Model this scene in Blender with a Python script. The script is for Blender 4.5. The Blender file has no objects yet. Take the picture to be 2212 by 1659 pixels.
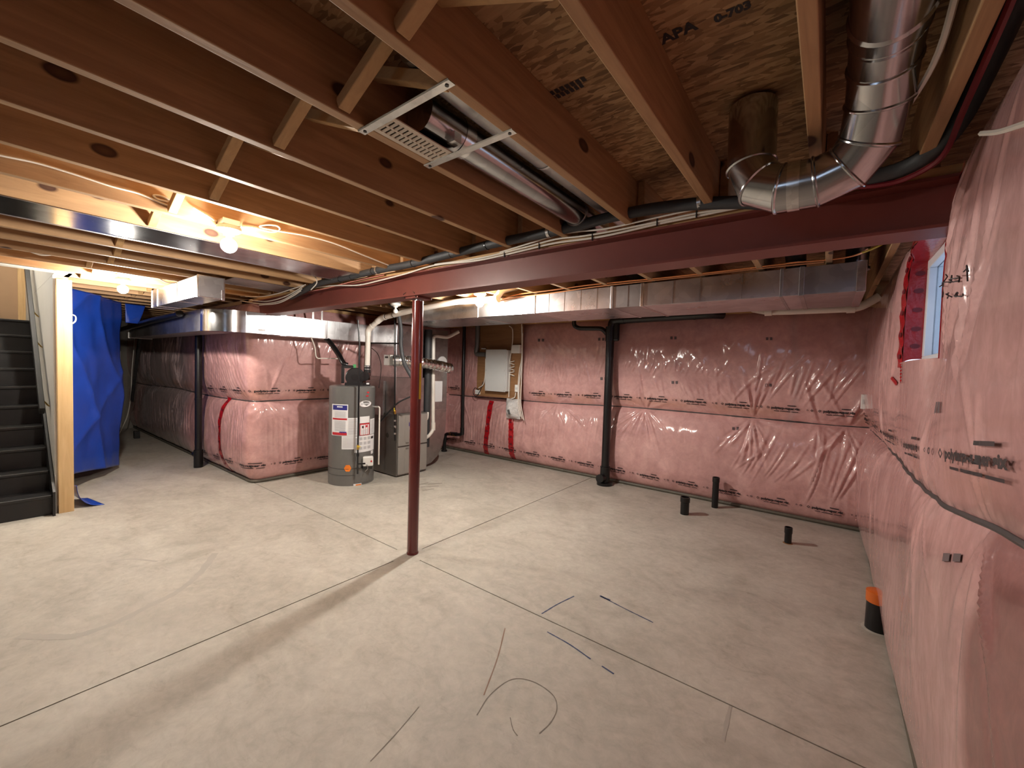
import bpy, math, random
import numpy as np
from mathutils import Matrix, Vector

# ------------------------------------------------------------------ camera
scene = bpy.context.scene
COL = scene.collection
W, H, FPX = 2212.0, 1659.0, 890.98
CAM = np.array([0.0, 0.0, 1.6])
CR = np.array([0.79296649, 0.60851402, 0.03024628])
CU = np.array([-0.04701215, 0.01161562, 0.99882678])
CF = np.array([-0.60744877, 0.79345811, -0.03781835])
cd = bpy.data.cameras.new('camera')
cd.sensor_fit = 'HORIZONTAL'
cd.sensor_width = 36.0
cd.lens = FPX * 36.0 / W
cd.clip_start = 0.02
cam = bpy.data.objects.new('camera', cd)
COL.objects.link(cam)
cam.matrix_world = Matrix(((CR[0], CU[0], -CF[0], CAM[0]),
                           (CR[1], CU[1], -CF[1], CAM[1]),
                           (CR[2], CU[2], -CF[2], CAM[2]), (0, 0, 0, 1)))
scene.camera = cam
# ------------------------------------------------------------------ daylight and exposure
world = bpy.data.worlds.new('daylight')
scene.world = world
world.use_nodes = True
bg = world.node_tree.nodes['Background']
bg.inputs['Color'].default_value = (0.58, 0.75, 1.0, 1)
bg.inputs['Strength'].default_value = 2.2
vs = scene.view_settings
scene.display_settings.display_device = 'sRGB'
vs.view_transform = 'Standard'
vs.look = 'None'
vs.exposure = 0.78
vs.gamma = 1.0
vs.use_curve_mapping = False
BULB_W = 60.0        # watts of light per bare bulb
BULB_COL = (1.0, 0.935, 0.83)
cy = scene.cycles
cy.max_bounces, cy.diffuse_bounces, cy.glossy_bounces, cy.transmission_bounces = 6, 4, 3, 2
cy.caustics_reflective = cy.caustics_refractive = False
cy.sample_clamp_indirect = 6.0
cy.use_adaptive_sampling = True
cy.adaptive_threshold = 0.045
rnd = random.Random(7)


def at(x, y, ax, v):
    """pixel of the photograph -> point on the plane x, y or z = v (real depth)"""
    d = CF * FPX + CR * (x - W / 2) - CU * (y - H / 2)
    k = 'xyz'.index(ax)
    p = CAM + d * ((v - CAM[k]) / d[k])
    p[k] = v
    return tuple(float(c) for c in p)


# ------------------------------------------------------------------ materials
def new_mat(name):
    m = bpy.data.materials.new(name)
    m.use_nodes = True
    nt = m.node_tree
    return m, nt, nt.nodes['Principled BSDF']


def N(nt, kind, **kw):
    n = nt.nodes.new(kind)
    for k, v in kw.items():
        if hasattr(n, k):
            setattr(n, k, v)
        else:
            n.inputs[k.replace('_', ' ')].default_value = v
    return n


def ramp(nt, fac, stops):
    r = nt.nodes.new('ShaderNodeValToRGB')
    el = r.color_ramp.elements
    while len(el) < len(stops):
        el.new(0.5)
    for e, (p, c) in zip(el, stops):
        e.position = p
        e.color = (c[0], c[1], c[2], 1)
    nt.links.new(fac, r.inputs[0])
    return r.outputs[0]


def mix(nt, fac, a, b, mode='MIX'):
    m = nt.nodes.new('ShaderNodeMix')
    m.data_type = 'RGBA'
    m.blend_type = mode
    for s, v in ((m.inputs[0], fac), (m.inputs[6], a), (m.inputs[7], b)):
        if hasattr(v, 'is_linked'):
            nt.links.new(v, s)
        elif isinstance(v, (int, float)):
            s.default_value = v
        else:
            s.default_value = (v[0], v[1], v[2], 1)
    return m.outputs[2]


def coords(nt, scale=(1, 1, 1), rot=(0, 0, 0), rand=False):
    tc = nt.nodes.new('ShaderNodeTexCoord')
    mp = nt.nodes.new('ShaderNodeMapping')
    mp.inputs['Scale'].default_value = scale
    mp.inputs['Rotation'].default_value = rot
    src = tc.outputs['Object']
    if rand:
        oi = nt.nodes.new('ShaderNodeObjectInfo')
        mu = nt.nodes.new('ShaderNodeMath'); mu.operation = 'MULTIPLY'
        mu.inputs[1].default_value = 37.0
        nt.links.new(oi.outputs['Random'], mu.inputs[0])
        va = nt.nodes.new('ShaderNodeVectorMath'); va.operation = 'ADD'
        nt.links.new(src, va.inputs[0]); nt.links.new(mu.outputs[0], va.inputs[1])
        src = va.outputs[0]
    nt.links.new(src, mp.inputs[0])
    return mp.outputs[0]


def noise(nt, vec, scale, detail=3, rough=0.55, dist=0.0):
    n = nt.nodes.new('ShaderNodeTexNoise')
    n.inputs['Scale'].default_value = scale
    n.inputs['Detail'].default_value = detail
    n.inputs['Roughness'].default_value = rough
    n.inputs['Distortion'].default_value = dist
    nt.links.new(vec, n.inputs['Vector'])
    return n.outputs['Fac']


def bump(nt, b, h, strength, dist=0.01):
    n = nt.nodes.new('ShaderNodeBump')
    n.inputs['Strength'].default_value = strength
    n.inputs['Distance'].default_value = dist
    nt.links.new(h, n.inputs['Height'])
    nt.links.new(n.outputs[0], b.inputs['Normal'])


def plain(name, col, rough=0.5, metal=0.0, var=0.12, scale=6.0, bumpy=0.0, coat=0.0):
    m, nt, b = new_mat(name)
    v = coords(nt)
    f = noise(nt, v, scale, 4)
    c = tuple(col)
    nt.links.new(mix(nt, f, tuple(x * (1 - var) for x in c), tuple(min(1, x * (1 + var)) for x in c)), b.inputs['Base Color'])
    b.inputs['Roughness'].default_value = rough
    b.inputs['Metallic'].default_value = metal
    b.inputs['Coat Weight'].default_value = coat
    b.inputs['Coat Roughness'].default_value = 0.12
    if bumpy:
        bump(nt, b, noise(nt, v, scale * 4, 4), bumpy)
    return m


def emit(name, col, s):
    m, nt, b = new_mat(name)
    b.inputs['Base Color'].default_value = (0.9, 0.9, 0.9, 1)
    b.inputs['Emission Color'].default_value = (*col, 1)
    b.inputs['Emission Strength'].default_value = s
    return m


def wood(name, dark, light, axis='y', knots=True, rough=0.65):
    m, nt, b = new_mat(name)
    s = {'x': (1.0, 14, 14), 'y': (14, 1.0, 14), 'z': (14, 14, 1.0)}[axis]
    v = coords(nt, s, rand=True)
    g = noise(nt, v, 1.6, 4, 0.6, 1.2)
    fine = noise(nt, coords(nt, tuple(x * 3 for x in s), rand=True), 4, 3)
    c = ramp(nt, g, [(0.3, dark), (0.7, light)])
    c = mix(nt, 0.22, c, mix(nt, fine, dark, light), 'MIX')
    tone = noise(nt, coords(nt, (1.2, 1.2, 1.2), rand=True), 0.7, 2)
    c = mix(nt, tone, c, mix(nt, 1.0, c, (0.90, 0.82, 0.74), 'MULTIPLY'))
    if knots:
        sk = {'x': (2.6, 5.5, 5.5), 'y': (4.0, 2.7, 4.6), 'z': (5.5, 5.5, 2.2)}[axis]
        vo = nt.nodes.new('ShaderNodeTexVoronoi')
        vo.inputs['Scale'].default_value = 1.0
        nt.links.new(coords(nt, sk, rand=True), vo.inputs['Vector'])
        kf = ramp(nt, vo.outputs['Distance'], [(0.10, (1, 1, 1)), (0.135, (0, 0, 0))])
        ring = ramp(nt, vo.outputs['Distance'], [(0.0, (0.12, 0.05, 0.02)), (0.10, (0.05, 0.015, 0.006)), (0.2, tuple(x * 0.55 for x in dark))])
        c = mix(nt, kf, c, ring)
    nt.links.new(c, b.inputs['Base Color'])
    b.inputs['Roughness'].default_value = rough
    bump(nt, b, g, 0.15, 0.004)
    return m


def osb(name):
    m, nt, b = new_mat(name)
    cols = []
    v0 = coords(nt)
    warp = noise(nt, v0, 2.0, 2)
    last = None
    for i, (rot, sx, sy) in enumerate(((0.15, 9, 34), (1.2, 14, 40), (-0.45, 10, 40))):
        vo = nt.nodes.new('ShaderNodeTexVoronoi')
        vo.inputs['Scale'].default_value = 1.6
        mp = coords(nt, (sx, sy, 1), (0, 0, rot))
        va = nt.nodes.new('ShaderNodeVectorMath'); va.operation = 'ADD'
        nt.links.new(mp, va.inputs[0]); nt.links.new(warp, va.inputs[1])
        nt.links.new(va.outputs[0], vo.inputs['Vector'])
        sep = nt.nodes.new('ShaderNodeSeparateColor')
        nt.links.new(vo.outputs['Color'], sep.inputs[0])
        last = sep.outputs[0]
        cols.append((ramp(nt, sep.outputs[0], [(0.0, (0.20, 0.112, 0.050)), (0.45, (0.38, 0.225, 0.105)), (1.0, (0.56, 0.37, 0.195))]), sep.outputs[1], vo.outputs['Distance']))
    pick = nt.nodes.new('ShaderNodeMath'); pick.operation = 'GREATER_THAN'; pick.inputs[1].default_value = 0.5
    nt.links.new(cols[1][1], pick.inputs[0])
    c = mix(nt, pick.outputs[0], cols[0][0], cols[1][0])
    pick2 = nt.nodes.new('ShaderNodeMath'); pick2.operation = 'GREATER_THAN'; pick2.inputs[1].default_value = 0.66
    nt.links.new(cols[2][1], pick2.inputs[0])
    c = mix(nt, pick2.outputs[0], c, cols[2][0])
    big = noise(nt, v0, 3.0, 5, 0.6)
    c = mix(nt, 0.6, c, mix(nt, 1.0, c, ramp(nt, big, [(0.3, (0.55, 0.52, 0.48)), (0.7, (1.2, 1.18, 1.12))]), 'MULTIPLY'))
    nt.links.new(c, b.inputs['Base Color'])
    b.inputs['Roughness'].default_value = 0.75
    bump(nt, b, cols[0][2], 0.3, 0.005)
    return m


def concrete():
    m, nt, b = new_mat('concrete')
    v = coords(nt)
    a = noise(nt, v, 0.9, 4, 0.6, 0.6)
    bl = noise(nt, coords(nt, (1.6, 2.2, 1), (0, 0, 0.5)), 1.6, 5, 0.66, 1.2)
    f = noise(nt, v, 16, 4, 0.75, 0.5)
    st = noise(nt, coords(nt, (3.0, 7.0, 1), (0, 0, 0.62)), 2.4, 5, 0.7, 1.0)
    c = ramp(nt, a, [(0.3, (0.43, 0.405, 0.355)), (0.7, (0.53, 0.505, 0.452))])
    c = mix(nt, 0.8, c, mix(nt, 1.0, c, ramp(nt, bl, [(0.30, (0.79, 0.77, 0.74)), (0.5, (1, 1, 1)), (0.72, (1.13, 1.13, 1.12))]), 'MULTIPLY'))
    c = mix(nt, 0.7, c, mix(nt, 1.0, c, ramp(nt, f, [(0.3, (0.80, 0.79, 0.77)), (0.75, (1.14, 1.13, 1.12))]), 'MULTIPLY'))
    c = mix(nt, 0.7, c, mix(nt, 1.0, c, ramp(nt, st, [(0.30, (0.82, 0.80, 0.78)), (0.42, (1, 1, 1))]), 'MULTIPLY'))
    nt.links.new(c, b.inputs['Base Color'])
    nt.links.new(ramp(nt, bl, [(0.2, (0.5,) * 3), (0.8, (0.72,) * 3)]), b.inputs['Roughness'])
    b.inputs['Specular IOR Level'].default_value = 0.35
    bump(nt, b, f, 0.08, 0.004)
    return m


def poly():
    """pink fibreglass batts behind clear polyethylene sheet"""
    m, nt, b = new_mat('pink_insulation_behind_poly')
    v = coords(nt)
    a = noise(nt, v, 2.2, 4, 0.62, 0.8)
    f = noise(nt, v, 11, 4, 0.70, 0.6)
    c = ramp(nt, a, [(0.25, (0.48, 0.250, 0.245)), (0.5, (0.60, 0.335, 0.325)), (0.75, (0.71, 0.435, 0.42))])
    c = mix(nt, 0.75, c, mix(nt, 1.0, c, ramp(nt, f, [(0.28, (0.78, 0.72, 0.69)), (0.72, (1.12, 1.10, 1.08))]), 'MULTIPLY'))
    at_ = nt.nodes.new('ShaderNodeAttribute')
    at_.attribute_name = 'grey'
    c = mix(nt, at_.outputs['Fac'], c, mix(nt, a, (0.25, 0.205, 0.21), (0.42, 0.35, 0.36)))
    at2 = nt.nodes.new('ShaderNodeAttribute')
    at2.attribute_name = 'edge'
    c = mix(nt, at2.outputs['Fac'], c, (0.42, 0.17, 0.08))
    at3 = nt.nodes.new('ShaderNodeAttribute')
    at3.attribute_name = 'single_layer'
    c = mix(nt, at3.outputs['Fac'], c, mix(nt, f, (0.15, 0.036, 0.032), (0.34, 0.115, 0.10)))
    nt.links.new(c, b.inputs['Base Color'])
    b.inputs['Roughness'].default_value = 0.62
    b.inputs['Coat Weight'].default_value = 1.0
    b.inputs['Coat Roughness'].default_value = 0.11
    b.inputs['Coat IOR'].default_value = 1.5
    cr = noise(nt, coords(nt, (4, 4, 3)), 1.6, 3, 0.5, 0.8)
    cr2 = noise(nt, coords(nt, (9, 9, 5)), 1.2, 2, 0.5, 0.6)
    ad = nt.nodes.new('ShaderNodeMath'); ad.operation = 'ADD'
    nt.links.new(cr, ad.inputs[0]); nt.links.new(cr2, ad.inputs[1])
    bn = nt.nodes.new('ShaderNodeBump')
    bn.inputs['Strength'].default_value = 0.09
    bn.inputs['Distance'].default_value = 0.02
    nt.links.new(ad.outputs[0], bn.inputs['Height'])
    nt.links.new(bn.outputs[0], b.inputs['Coat Normal'])
    return m


def galv(name, base=(0.66, 0.66, 0.67), rough=0.28, spangle=14):
    m, nt, b = new_mat(name)
    v = coords(nt)
    vo = nt.nodes.new('ShaderNodeTexVoronoi')
    vo.inputs['Scale'].default_value = spangle
    nt.links.new(v, vo.inputs['Vector'])
    sep = nt.nodes.new('ShaderNodeSeparateColor')
    nt.links.new(vo.outputs['Color'], sep.inputs[0])
    n = noise(nt, v, 2.5, 4)
    c = mix(nt, sep.outputs[0], tuple(x * 0.88 for x in base), tuple(min(1, x * 1.1) for x in base))
    nt.links.new(c, b.inputs['Base Color'])
    nt.links.new(ramp(nt, n, [(0.2, (rough * 0.8,) * 3), (0.8, (rough * 1.35,) * 3)]), b.inputs['Roughness'])
    b.inputs['Metallic'].default_value = 1.0
    bump(nt, b, noise(nt, v, 3.0, 2), 0.12, 0.02)
    return m


M = {}
M['joist'] = wood('joist_lumber', (0.30, 0.172, 0.084), (0.51, 0.325, 0.168), 'y')
M['strut'] = wood('bridging_lumber', (0.44, 0.27, 0.12), (0.62, 0.41, 0.20), 'x', False)
M['stud'] = wood('stud_lumber', (0.56, 0.37, 0.17), (0.74, 0.53, 0.28), 'z')
M['plate'] = wood('plate_lumber', (0.44, 0.26, 0.11), (0.62, 0.40, 0.19), 'x', False)
M['osb'] = osb('oriented_strand_board')
M['plywood'] = wood('plywood', (0.22, 0.11, 0.045), (0.34, 0.18, 0.08), 'x', False)
M['concrete'] = concrete()
M['dark'] = plain('dark_gap', (0.05, 0.042, 0.035), 0.9)
M['poly'] = poly()
M['galv'] = galv('galvanized_steel')
M['galv_dull'] = galv('galvanized_dull', (0.42, 0.41, 0.41), 0.34)
M['galv_shiny'] = galv('galvanized_shiny', (0.50, 0.50, 0.51), 0.16, 8)
M['foil'] = galv('foil_tape', (0.78, 0.77, 0.76), 0.2, 40)
M['primer'] = plain('red_primer_steel', (0.165, 0.040, 0.030), 0.42, 0.0, 0.15, 5)
M['post'] = plain('red_gloss_post', (0.13, 0.018, 0.016), 0.2, 0.0, 0.12, 6, 0, 0.5)
M['abs'] = plain('black_abs', (0.006, 0.006, 0.007), 0.30, 0.0, 0.2, 8)
M['foam'] = plain('black_pipe_insulation', (0.028, 0.029, 0.032), 0.6, 0.0, 0.2, 20, 0.1)
M['pvc'] = plain('white_pvc', (0.74, 0.69, 0.62), 0.35, 0.0, 0.04, 4)
M['white'] = plain('white_plastic', (0.78, 0.77, 0.74), 0.35, 0.0, 0.03)
M['cable'] = plain('white_cable', (0.72, 0.67, 0.60), 0.45, 0.0, 0.05)
M['cable_pink'] = plain('pink_cable', (0.60, 0.22, 0.17), 0.45)
M['copper'] = plain('copper', (0.75, 0.30, 0.13), 0.3, 0.9)
M['copper_cable'] = plain('orange_brown_cable', (0.42, 0.16, 0.06), 0.4)
M['yellow'] = plain('yellow_plastic', (0.75, 0.55, 0.04), 0.4)
M['tape'] = plain('red_sheathing_tape', (0.40, 0.008, 0.014), 0.24, 0.0, 0.3, 9, 0.6, 0.6)
M['red_pipe'] = plain('dark_red_plastic', (0.16, 0.008, 0.016), 0.4)
M['stain'] = plain('damp_stain', (0.405, 0.378, 0.335), 0.6, 0, 0.1, 6)
M['ink'] = plain('black_ink', (0.02, 0.012, 0.014), 0.6)
M['ink_pale'] = plain('faded_ink', (0.12, 0.085, 0.09), 0.6)
M['seam'] = plain('dark_seam_strap', (0.05, 0.045, 0.045), 0.5)
M['sealant'] = plain('grey_sealant', (0.10, 0.088, 0.065), 0.6, 0, 0.3, 8, 0.3)
M['tank'] = plain('grey_tank_enamel', (0.15, 0.148, 0.142), 0.38, 0.15, 0.06, 3, 0, 0.25)
M['tank_dark'] = plain('dark_grey_enamel', (0.05, 0.05, 0.05), 0.4)
M['blk'] = plain('black_plastic', (0.012, 0.012, 0.013), 0.3, 0, 0.2, 8, 0, 0.3)
M['furnace'] = plain('furnace_grey', (0.34, 0.325, 0.30), 0.36, 0.35, 0.08, 3)
M['furnace_dark'] = plain('furnace_side', (0.20, 0.185, 0.17), 0.4, 0.5, 0.15, 4)
M['paper'] = plain('paper', (0.78, 0.78, 0.79), 0.6, 0, 0.03)
M['paper_grey'] = plain('printed_grey', (0.48, 0.48, 0.50), 0.6, 0, 0.1, 60)
M['navy'] = plain('navy_print', (0.02, 0.02, 0.20), 0.5)
M['redp'] = plain('red_print', (0.50, 0.02, 0.03), 0.5)
M['orange'] = plain('orange_sticker', (0.85, 0.22, 0.02), 0.5)
M['orange_cap'] = plain('orange_cap', (0.60, 0.13, 0.015), 0.4)
M['green'] = plain('green_tape', (0.06, 0.30, 0.10), 0.5)
M['brass'] = plain('brass', (0.65, 0.42, 0.12), 0.3, 1.0)
M['steel'] = plain('bright_steel', (0.62, 0.61, 0.60), 0.3, 1.0)
M['panel'] = plain('light_grey_enamel', (0.58, 0.58, 0.57), 0.42, 0, 0.05)
M['stair'] = plain('black_stair_paint', (0.008, 0.0075, 0.008), 0.42, 0, 0.3, 5)
M['drywall'] = plain('drywall', (0.66, 0.64, 0.60), 0.8, 0, 0.06, 5, 0.05)
M['beige'] = plain('tan_sheathing', (0.42, 0.27, 0.16), 0.8, 0, 0.12, 4)
M['tarp'] = plain('blue_tarp', (0.012, 0.058, 0.40), 0.32, 0, 0.18, 3, 0.15, 0.3)
M['appliance'] = plain('white_appliance', (0.62, 0.62, 0.63), 0.35)
M['frame'] = plain('white_window_frame', (0.75, 0.76, 0.78), 0.35, 0, 0.03)
M['grille'] = plain('cream_register_enamel', (0.66, 0.58, 0.47), 0.4, 0, 0.04)
M['bluemark'] = plain('blue_marker', (0.03, 0.05, 0.13), 0.7)
M['rust'] = plain('rust_stain', (0.27, 0.17, 0.12), 0.8)
M['scratch'] = plain('dark_scratch', (0.20, 0.175, 0.145), 0.8)
M['foundation'] = plain('foundation_concrete', (0.25, 0.23, 0.20), 0.9)
M['bulb'] = emit('lit_bulb', BULB_COL, 60.0)
M['bulb'].cycles.emission_sampling = 'NONE'
M['bulb_off'] = plain('frosted_bulb', (0.85, 0.84, 0.80), 0.3)
gm, nt, b = new_mat('window_glass')
tr = nt.nodes.new('ShaderNodeBsdfTransparent'); gl = nt.nodes.new('ShaderNodeBsdfGlossy')
gl.inputs['Roughness'].default_value = 0.05
ms = nt.nodes.new('ShaderNodeMixShader'); ms.inputs[0].default_value = 0.12
nt.links.new(tr.outputs[0], ms.inputs[1]); nt.links.new(gl.outputs[0], ms.inputs[2])
nt.links.new(ms.outputs[0], nt.nodes['Material Output'].inputs['Surface'])
M['glass'] = gm
gm2 = gm.copy(); gm2.name = 'window_glass_dimmed'
[n for n in gm2.node_tree.nodes if n.type == 'BSDF_TRANSPARENT'][0].inputs[0].default_value = (0.62, 0.63, 0.65, 1)  # added tint that only dims the bright sky behind the pane, not a film
M['glass_dimmed'] = gm2
bm_, nt, b = new_mat('clear_plastic_bag')
b.inputs['Base Color'].default_value = (0.62, 0.60, 0.59, 1)
b.inputs['Roughness'].default_value = 0.18
bump(nt, b, noise(nt, coords(nt), 14, 4, 0.6, 1.0), 0.9, 0.03)
M['bag'] = bm_


# ------------------------------------------------------------------ mesh helpers
def wl(p):
    v = Vector((0, 0, 0))
    while p is not None:
        v = v + p.location
        p = p.parent
    return v


def tag(o, label=None, cat=None, group=None, kind=None):
    if label: o['label'] = label
    if cat: o['category'] = cat
    if group: o['group'] = group
    if kind: o['kind'] = kind
    return o


def thing(name, label, cat, loc=(0, 0, 0), group=None, kind=None):
    o = bpy.data.objects.new(name, None)
    o.empty_display_size = 0.1
    COL.objects.link(o)
    o.location = loc
    return tag(o, label, cat, group, kind)


def smooth_path(pts, sub=6):
    P = [np.array(p, float) for p in pts]
    P = [2 * P[0] - P[1]] + P + [2 * P[-1] - P[-2]]
    out = []
    for i in range(1, len(P) - 2):
        for k in range(sub):
            t = k / sub
            a, b_, c, d = P[i - 1], P[i], P[i + 1], P[i + 2]
            out.append(0.5 * (2 * b_ + (c - a) * t + (2 * a - 5 * b_ + 4 * c - d) * t * t + (3 * b_ - a - 3 * c + d) * t ** 3))
    out.append(P[-2])
    return out


def fillet(pts, r, n=6):
    """polyline with rounded corners of radius r"""
    P = [np.array(p, float) for p in pts]
    out = [P[0]]
    for i in range(1, len(P) - 1):
        a, b_, c = P[i - 1], P[i], P[i + 1]
        u = (a - b_) / np.linalg.norm(a - b_); v = (c - b_) / np.linalg.norm(c - b_)
        k = min(r, 0.48 * np.linalg.norm(a - b_), 0.48 * np.linalg.norm(c - b_))
        p0, p1 = b_ + u * k, b_ + v * k
        for j in range(n + 1):
            t = j / n
            out.append((1 - t) ** 2 * p0 + 2 * t * (1 - t) * b_ + t * t * p1)
    out.append(P[-1])
    return out


class MB:
    def __init__(s):
        s.v, s.f, s.m = [], [], []

    def _add(s, vs, fs, mi=0):
        o = len(s.v)
        s.v += [tuple(float(c) for c in p) for p in vs]
        s.f += [tuple(o + i for i in f) for f in fs]
        s.m += [mi] * len(fs)
        return s

    def box(s, a, b, mi=0):
        x0, y0, z0 = (min(p, q) for p, q in zip(a, b)); x1, y1, z1 = (max(p, q) for p, q in zip(a, b))
        return s._add([(x0, y0, z0), (x1, y0, z0), (x1, y1, z0), (x0, y1, z0), (x0, y0, z1), (x1, y0, z1), (x1, y1, z1), (x0, y1, z1)],
                      [(0, 3, 2, 1), (4, 5, 6, 7), (0, 1, 5, 4), (1, 2, 6, 5), (2, 3, 7, 6), (3, 0, 4, 7)], mi)

    def bar(s, p, q, w, h, up=(0, 0, 1), mi=0):
        p, q, up = np.array(p, float), np.array(q, float), np.array(up, float)
        t = (q - p) / np.linalg.norm(q - p)
        a = np.cross(up, t); a /= np.linalg.norm(a); c = np.cross(t, a)
        vs = [e + a * i * w / 2 + c * j * h / 2 for e in (p, q) for i, j in ((-1, -1), (1, -1), (1, 1), (-1, 1))]
        return s._add(vs, [(0, 3, 2, 1), (4, 5, 6, 7), (0, 1, 5, 4), (1, 2, 6, 5), (2, 3, 7, 6), (3, 0, 4, 7)], mi)

    def tube(s, pts, r, n=10, caps=True, mi=0):
        P = [np.array(p, float) for p in pts]
        R = r if hasattr(r, '__len__') else [r] * len(P)
        T = []
        for i in range(len(P)):
            t = P[min(i + 1, len(P) - 1)] - P[max(i - 1, 0)]
            T.append(t / (np.linalg.norm(t) + 1e-12))
        a = np.cross(T[0], (0, 0, 1.0))
        if np.linalg.norm(a) < 1e-3:
            a = np.cross(T[0], (1.0, 0, 0))
        a /= np.linalg.norm(a)
        vs = []
        for p, t, rr in zip(P, T, R):
            a = a - t * (a @ t); a /= np.linalg.norm(a); c = np.cross(t, a)
            vs += [p + rr * (a * math.cos(2 * math.pi * k / n) + c * math.sin(2 * math.pi * k / n)) for k in range(n)]
        fs = [(i * n + k, i * n + (k + 1) % n, (i + 1) * n + (k + 1) % n, (i + 1) * n + k) for i in range(len(P) - 1) for k in range(n)]
        if caps:
            fs += [tuple(range(n - 1, -1, -1)), tuple((len(P) - 1) * n + k for k in range(n))]
        return s._add(vs, fs, mi)

    def cyl(s, p, q, r, n=20, mi=0):
        return s.tube([p, q], r, n, True, mi)

    def lathe(s, c, prof, n=24, mi=0):
        """prof: (radius, z) list about a vertical axis through c"""
        vs = [(c[0] + r * math.cos(2 * math.pi * k / n), c[1] + r * math.sin(2 * math.pi * k / n), c[2] + z) for r, z in prof for k in range(n)]
        m = len(prof)
        fs = [(i * n + k, i * n + (k + 1) % n, (i + 1) * n + (k + 1) % n, (i + 1) * n + k) for i in range(m - 1) for k in range(n)]
        fs += [tuple(range(n - 1, -1, -1)), tuple((m - 1) * n + k for k in range(n))]
        return s._add(vs, fs, mi)

    def prism(s, poly, a, b, axis='y', mi=0):
        """extrude a 2-D polygon: axis y -> (x,z) points, axis x -> (y,z), axis z -> (x,y)"""
        def pt(u, v, w):
            return {'y': (u, w, v), 'x': (w, u, v), 'z': (u, v, w)}[axis]
        n = len(poly)
        vs = [pt(u, v, w) for w in (a, b) for u, v in poly]
        fs = [tuple(range(n - 1, -1, -1)), tuple(range(n, 2 * n))] + [(k, (k + 1) % n, n + (k + 1) % n, n + k) for k in range(n)]
        return s._add(vs, fs, mi)

    def quad(s, pts, mi=0):
        return s._add(pts, [tuple(range(len(pts)))], mi)

    def build(s, name, mats, parent=None, label=None, cat=None, group=None, kind=None, smooth=False, bevel=0.0, fix=True):
        me = bpy.data.meshes.new(name)
        me.from_pydata(s.v, [], s.f)
        mats = mats if isinstance(mats, (list, tuple)) else [mats]
        for m in mats:
            me.materials.append(M[m] if isinstance(m, str) else m)
        me.polygons.foreach_set('material_index', s.m)
        if fix:
            import bmesh
            bm = bmesh.new(); bm.from_mesh(me)
            bmesh.ops.recalc_face_normals(bm, faces=bm.faces)
            bm.to_mesh(me); bm.free()
        me.update()
        o = bpy.data.objects.new(name, me)
        COL.objects.link(o)
        if parent is not None:
            o.parent = parent
            o.location = -wl(parent)
        if smooth:
            me.polygons.foreach_set('use_smooth', [True] * len(me.polygons))
            try:
                me.set_sharp_from_angle(angle=math.radians(38))
            except Exception:
                pass
        if bevel:
            bv = o.modifiers.new('bevel', 'BEVEL')
            bv.width = bevel; bv.segments = 2; bv.limit_method = 'ANGLE'
        return tag(o, label, cat, group, kind)


# ------------------------------------------------------------------ insulated walls
_tab = np.random.RandomState(3).rand(256, 256)


def vnoise(x, y, seed=0):
    x = np.asarray(x, float) + seed * 17.13; y = np.asarray(y, float) + seed * 5.71
    x, y = np.broadcast_arrays(x, y)
    xi, yi = np.floor(x).astype(int), np.floor(y).astype(int)
    fx, fy = x - xi, y - yi
    fx, fy = fx * fx * (3 - 2 * fx), fy * fy * (3 - 2 * fy)
    g = lambda i, j: _tab[i & 255, j & 255]
    return ((g(xi, yi) * (1 - fx) + g(xi + 1, yi) * fx) * (1 - fy) + (g(xi, yi + 1) * (1 - fx) + g(xi + 1, yi + 1) * fx) * fy) * 2 - 1


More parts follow.
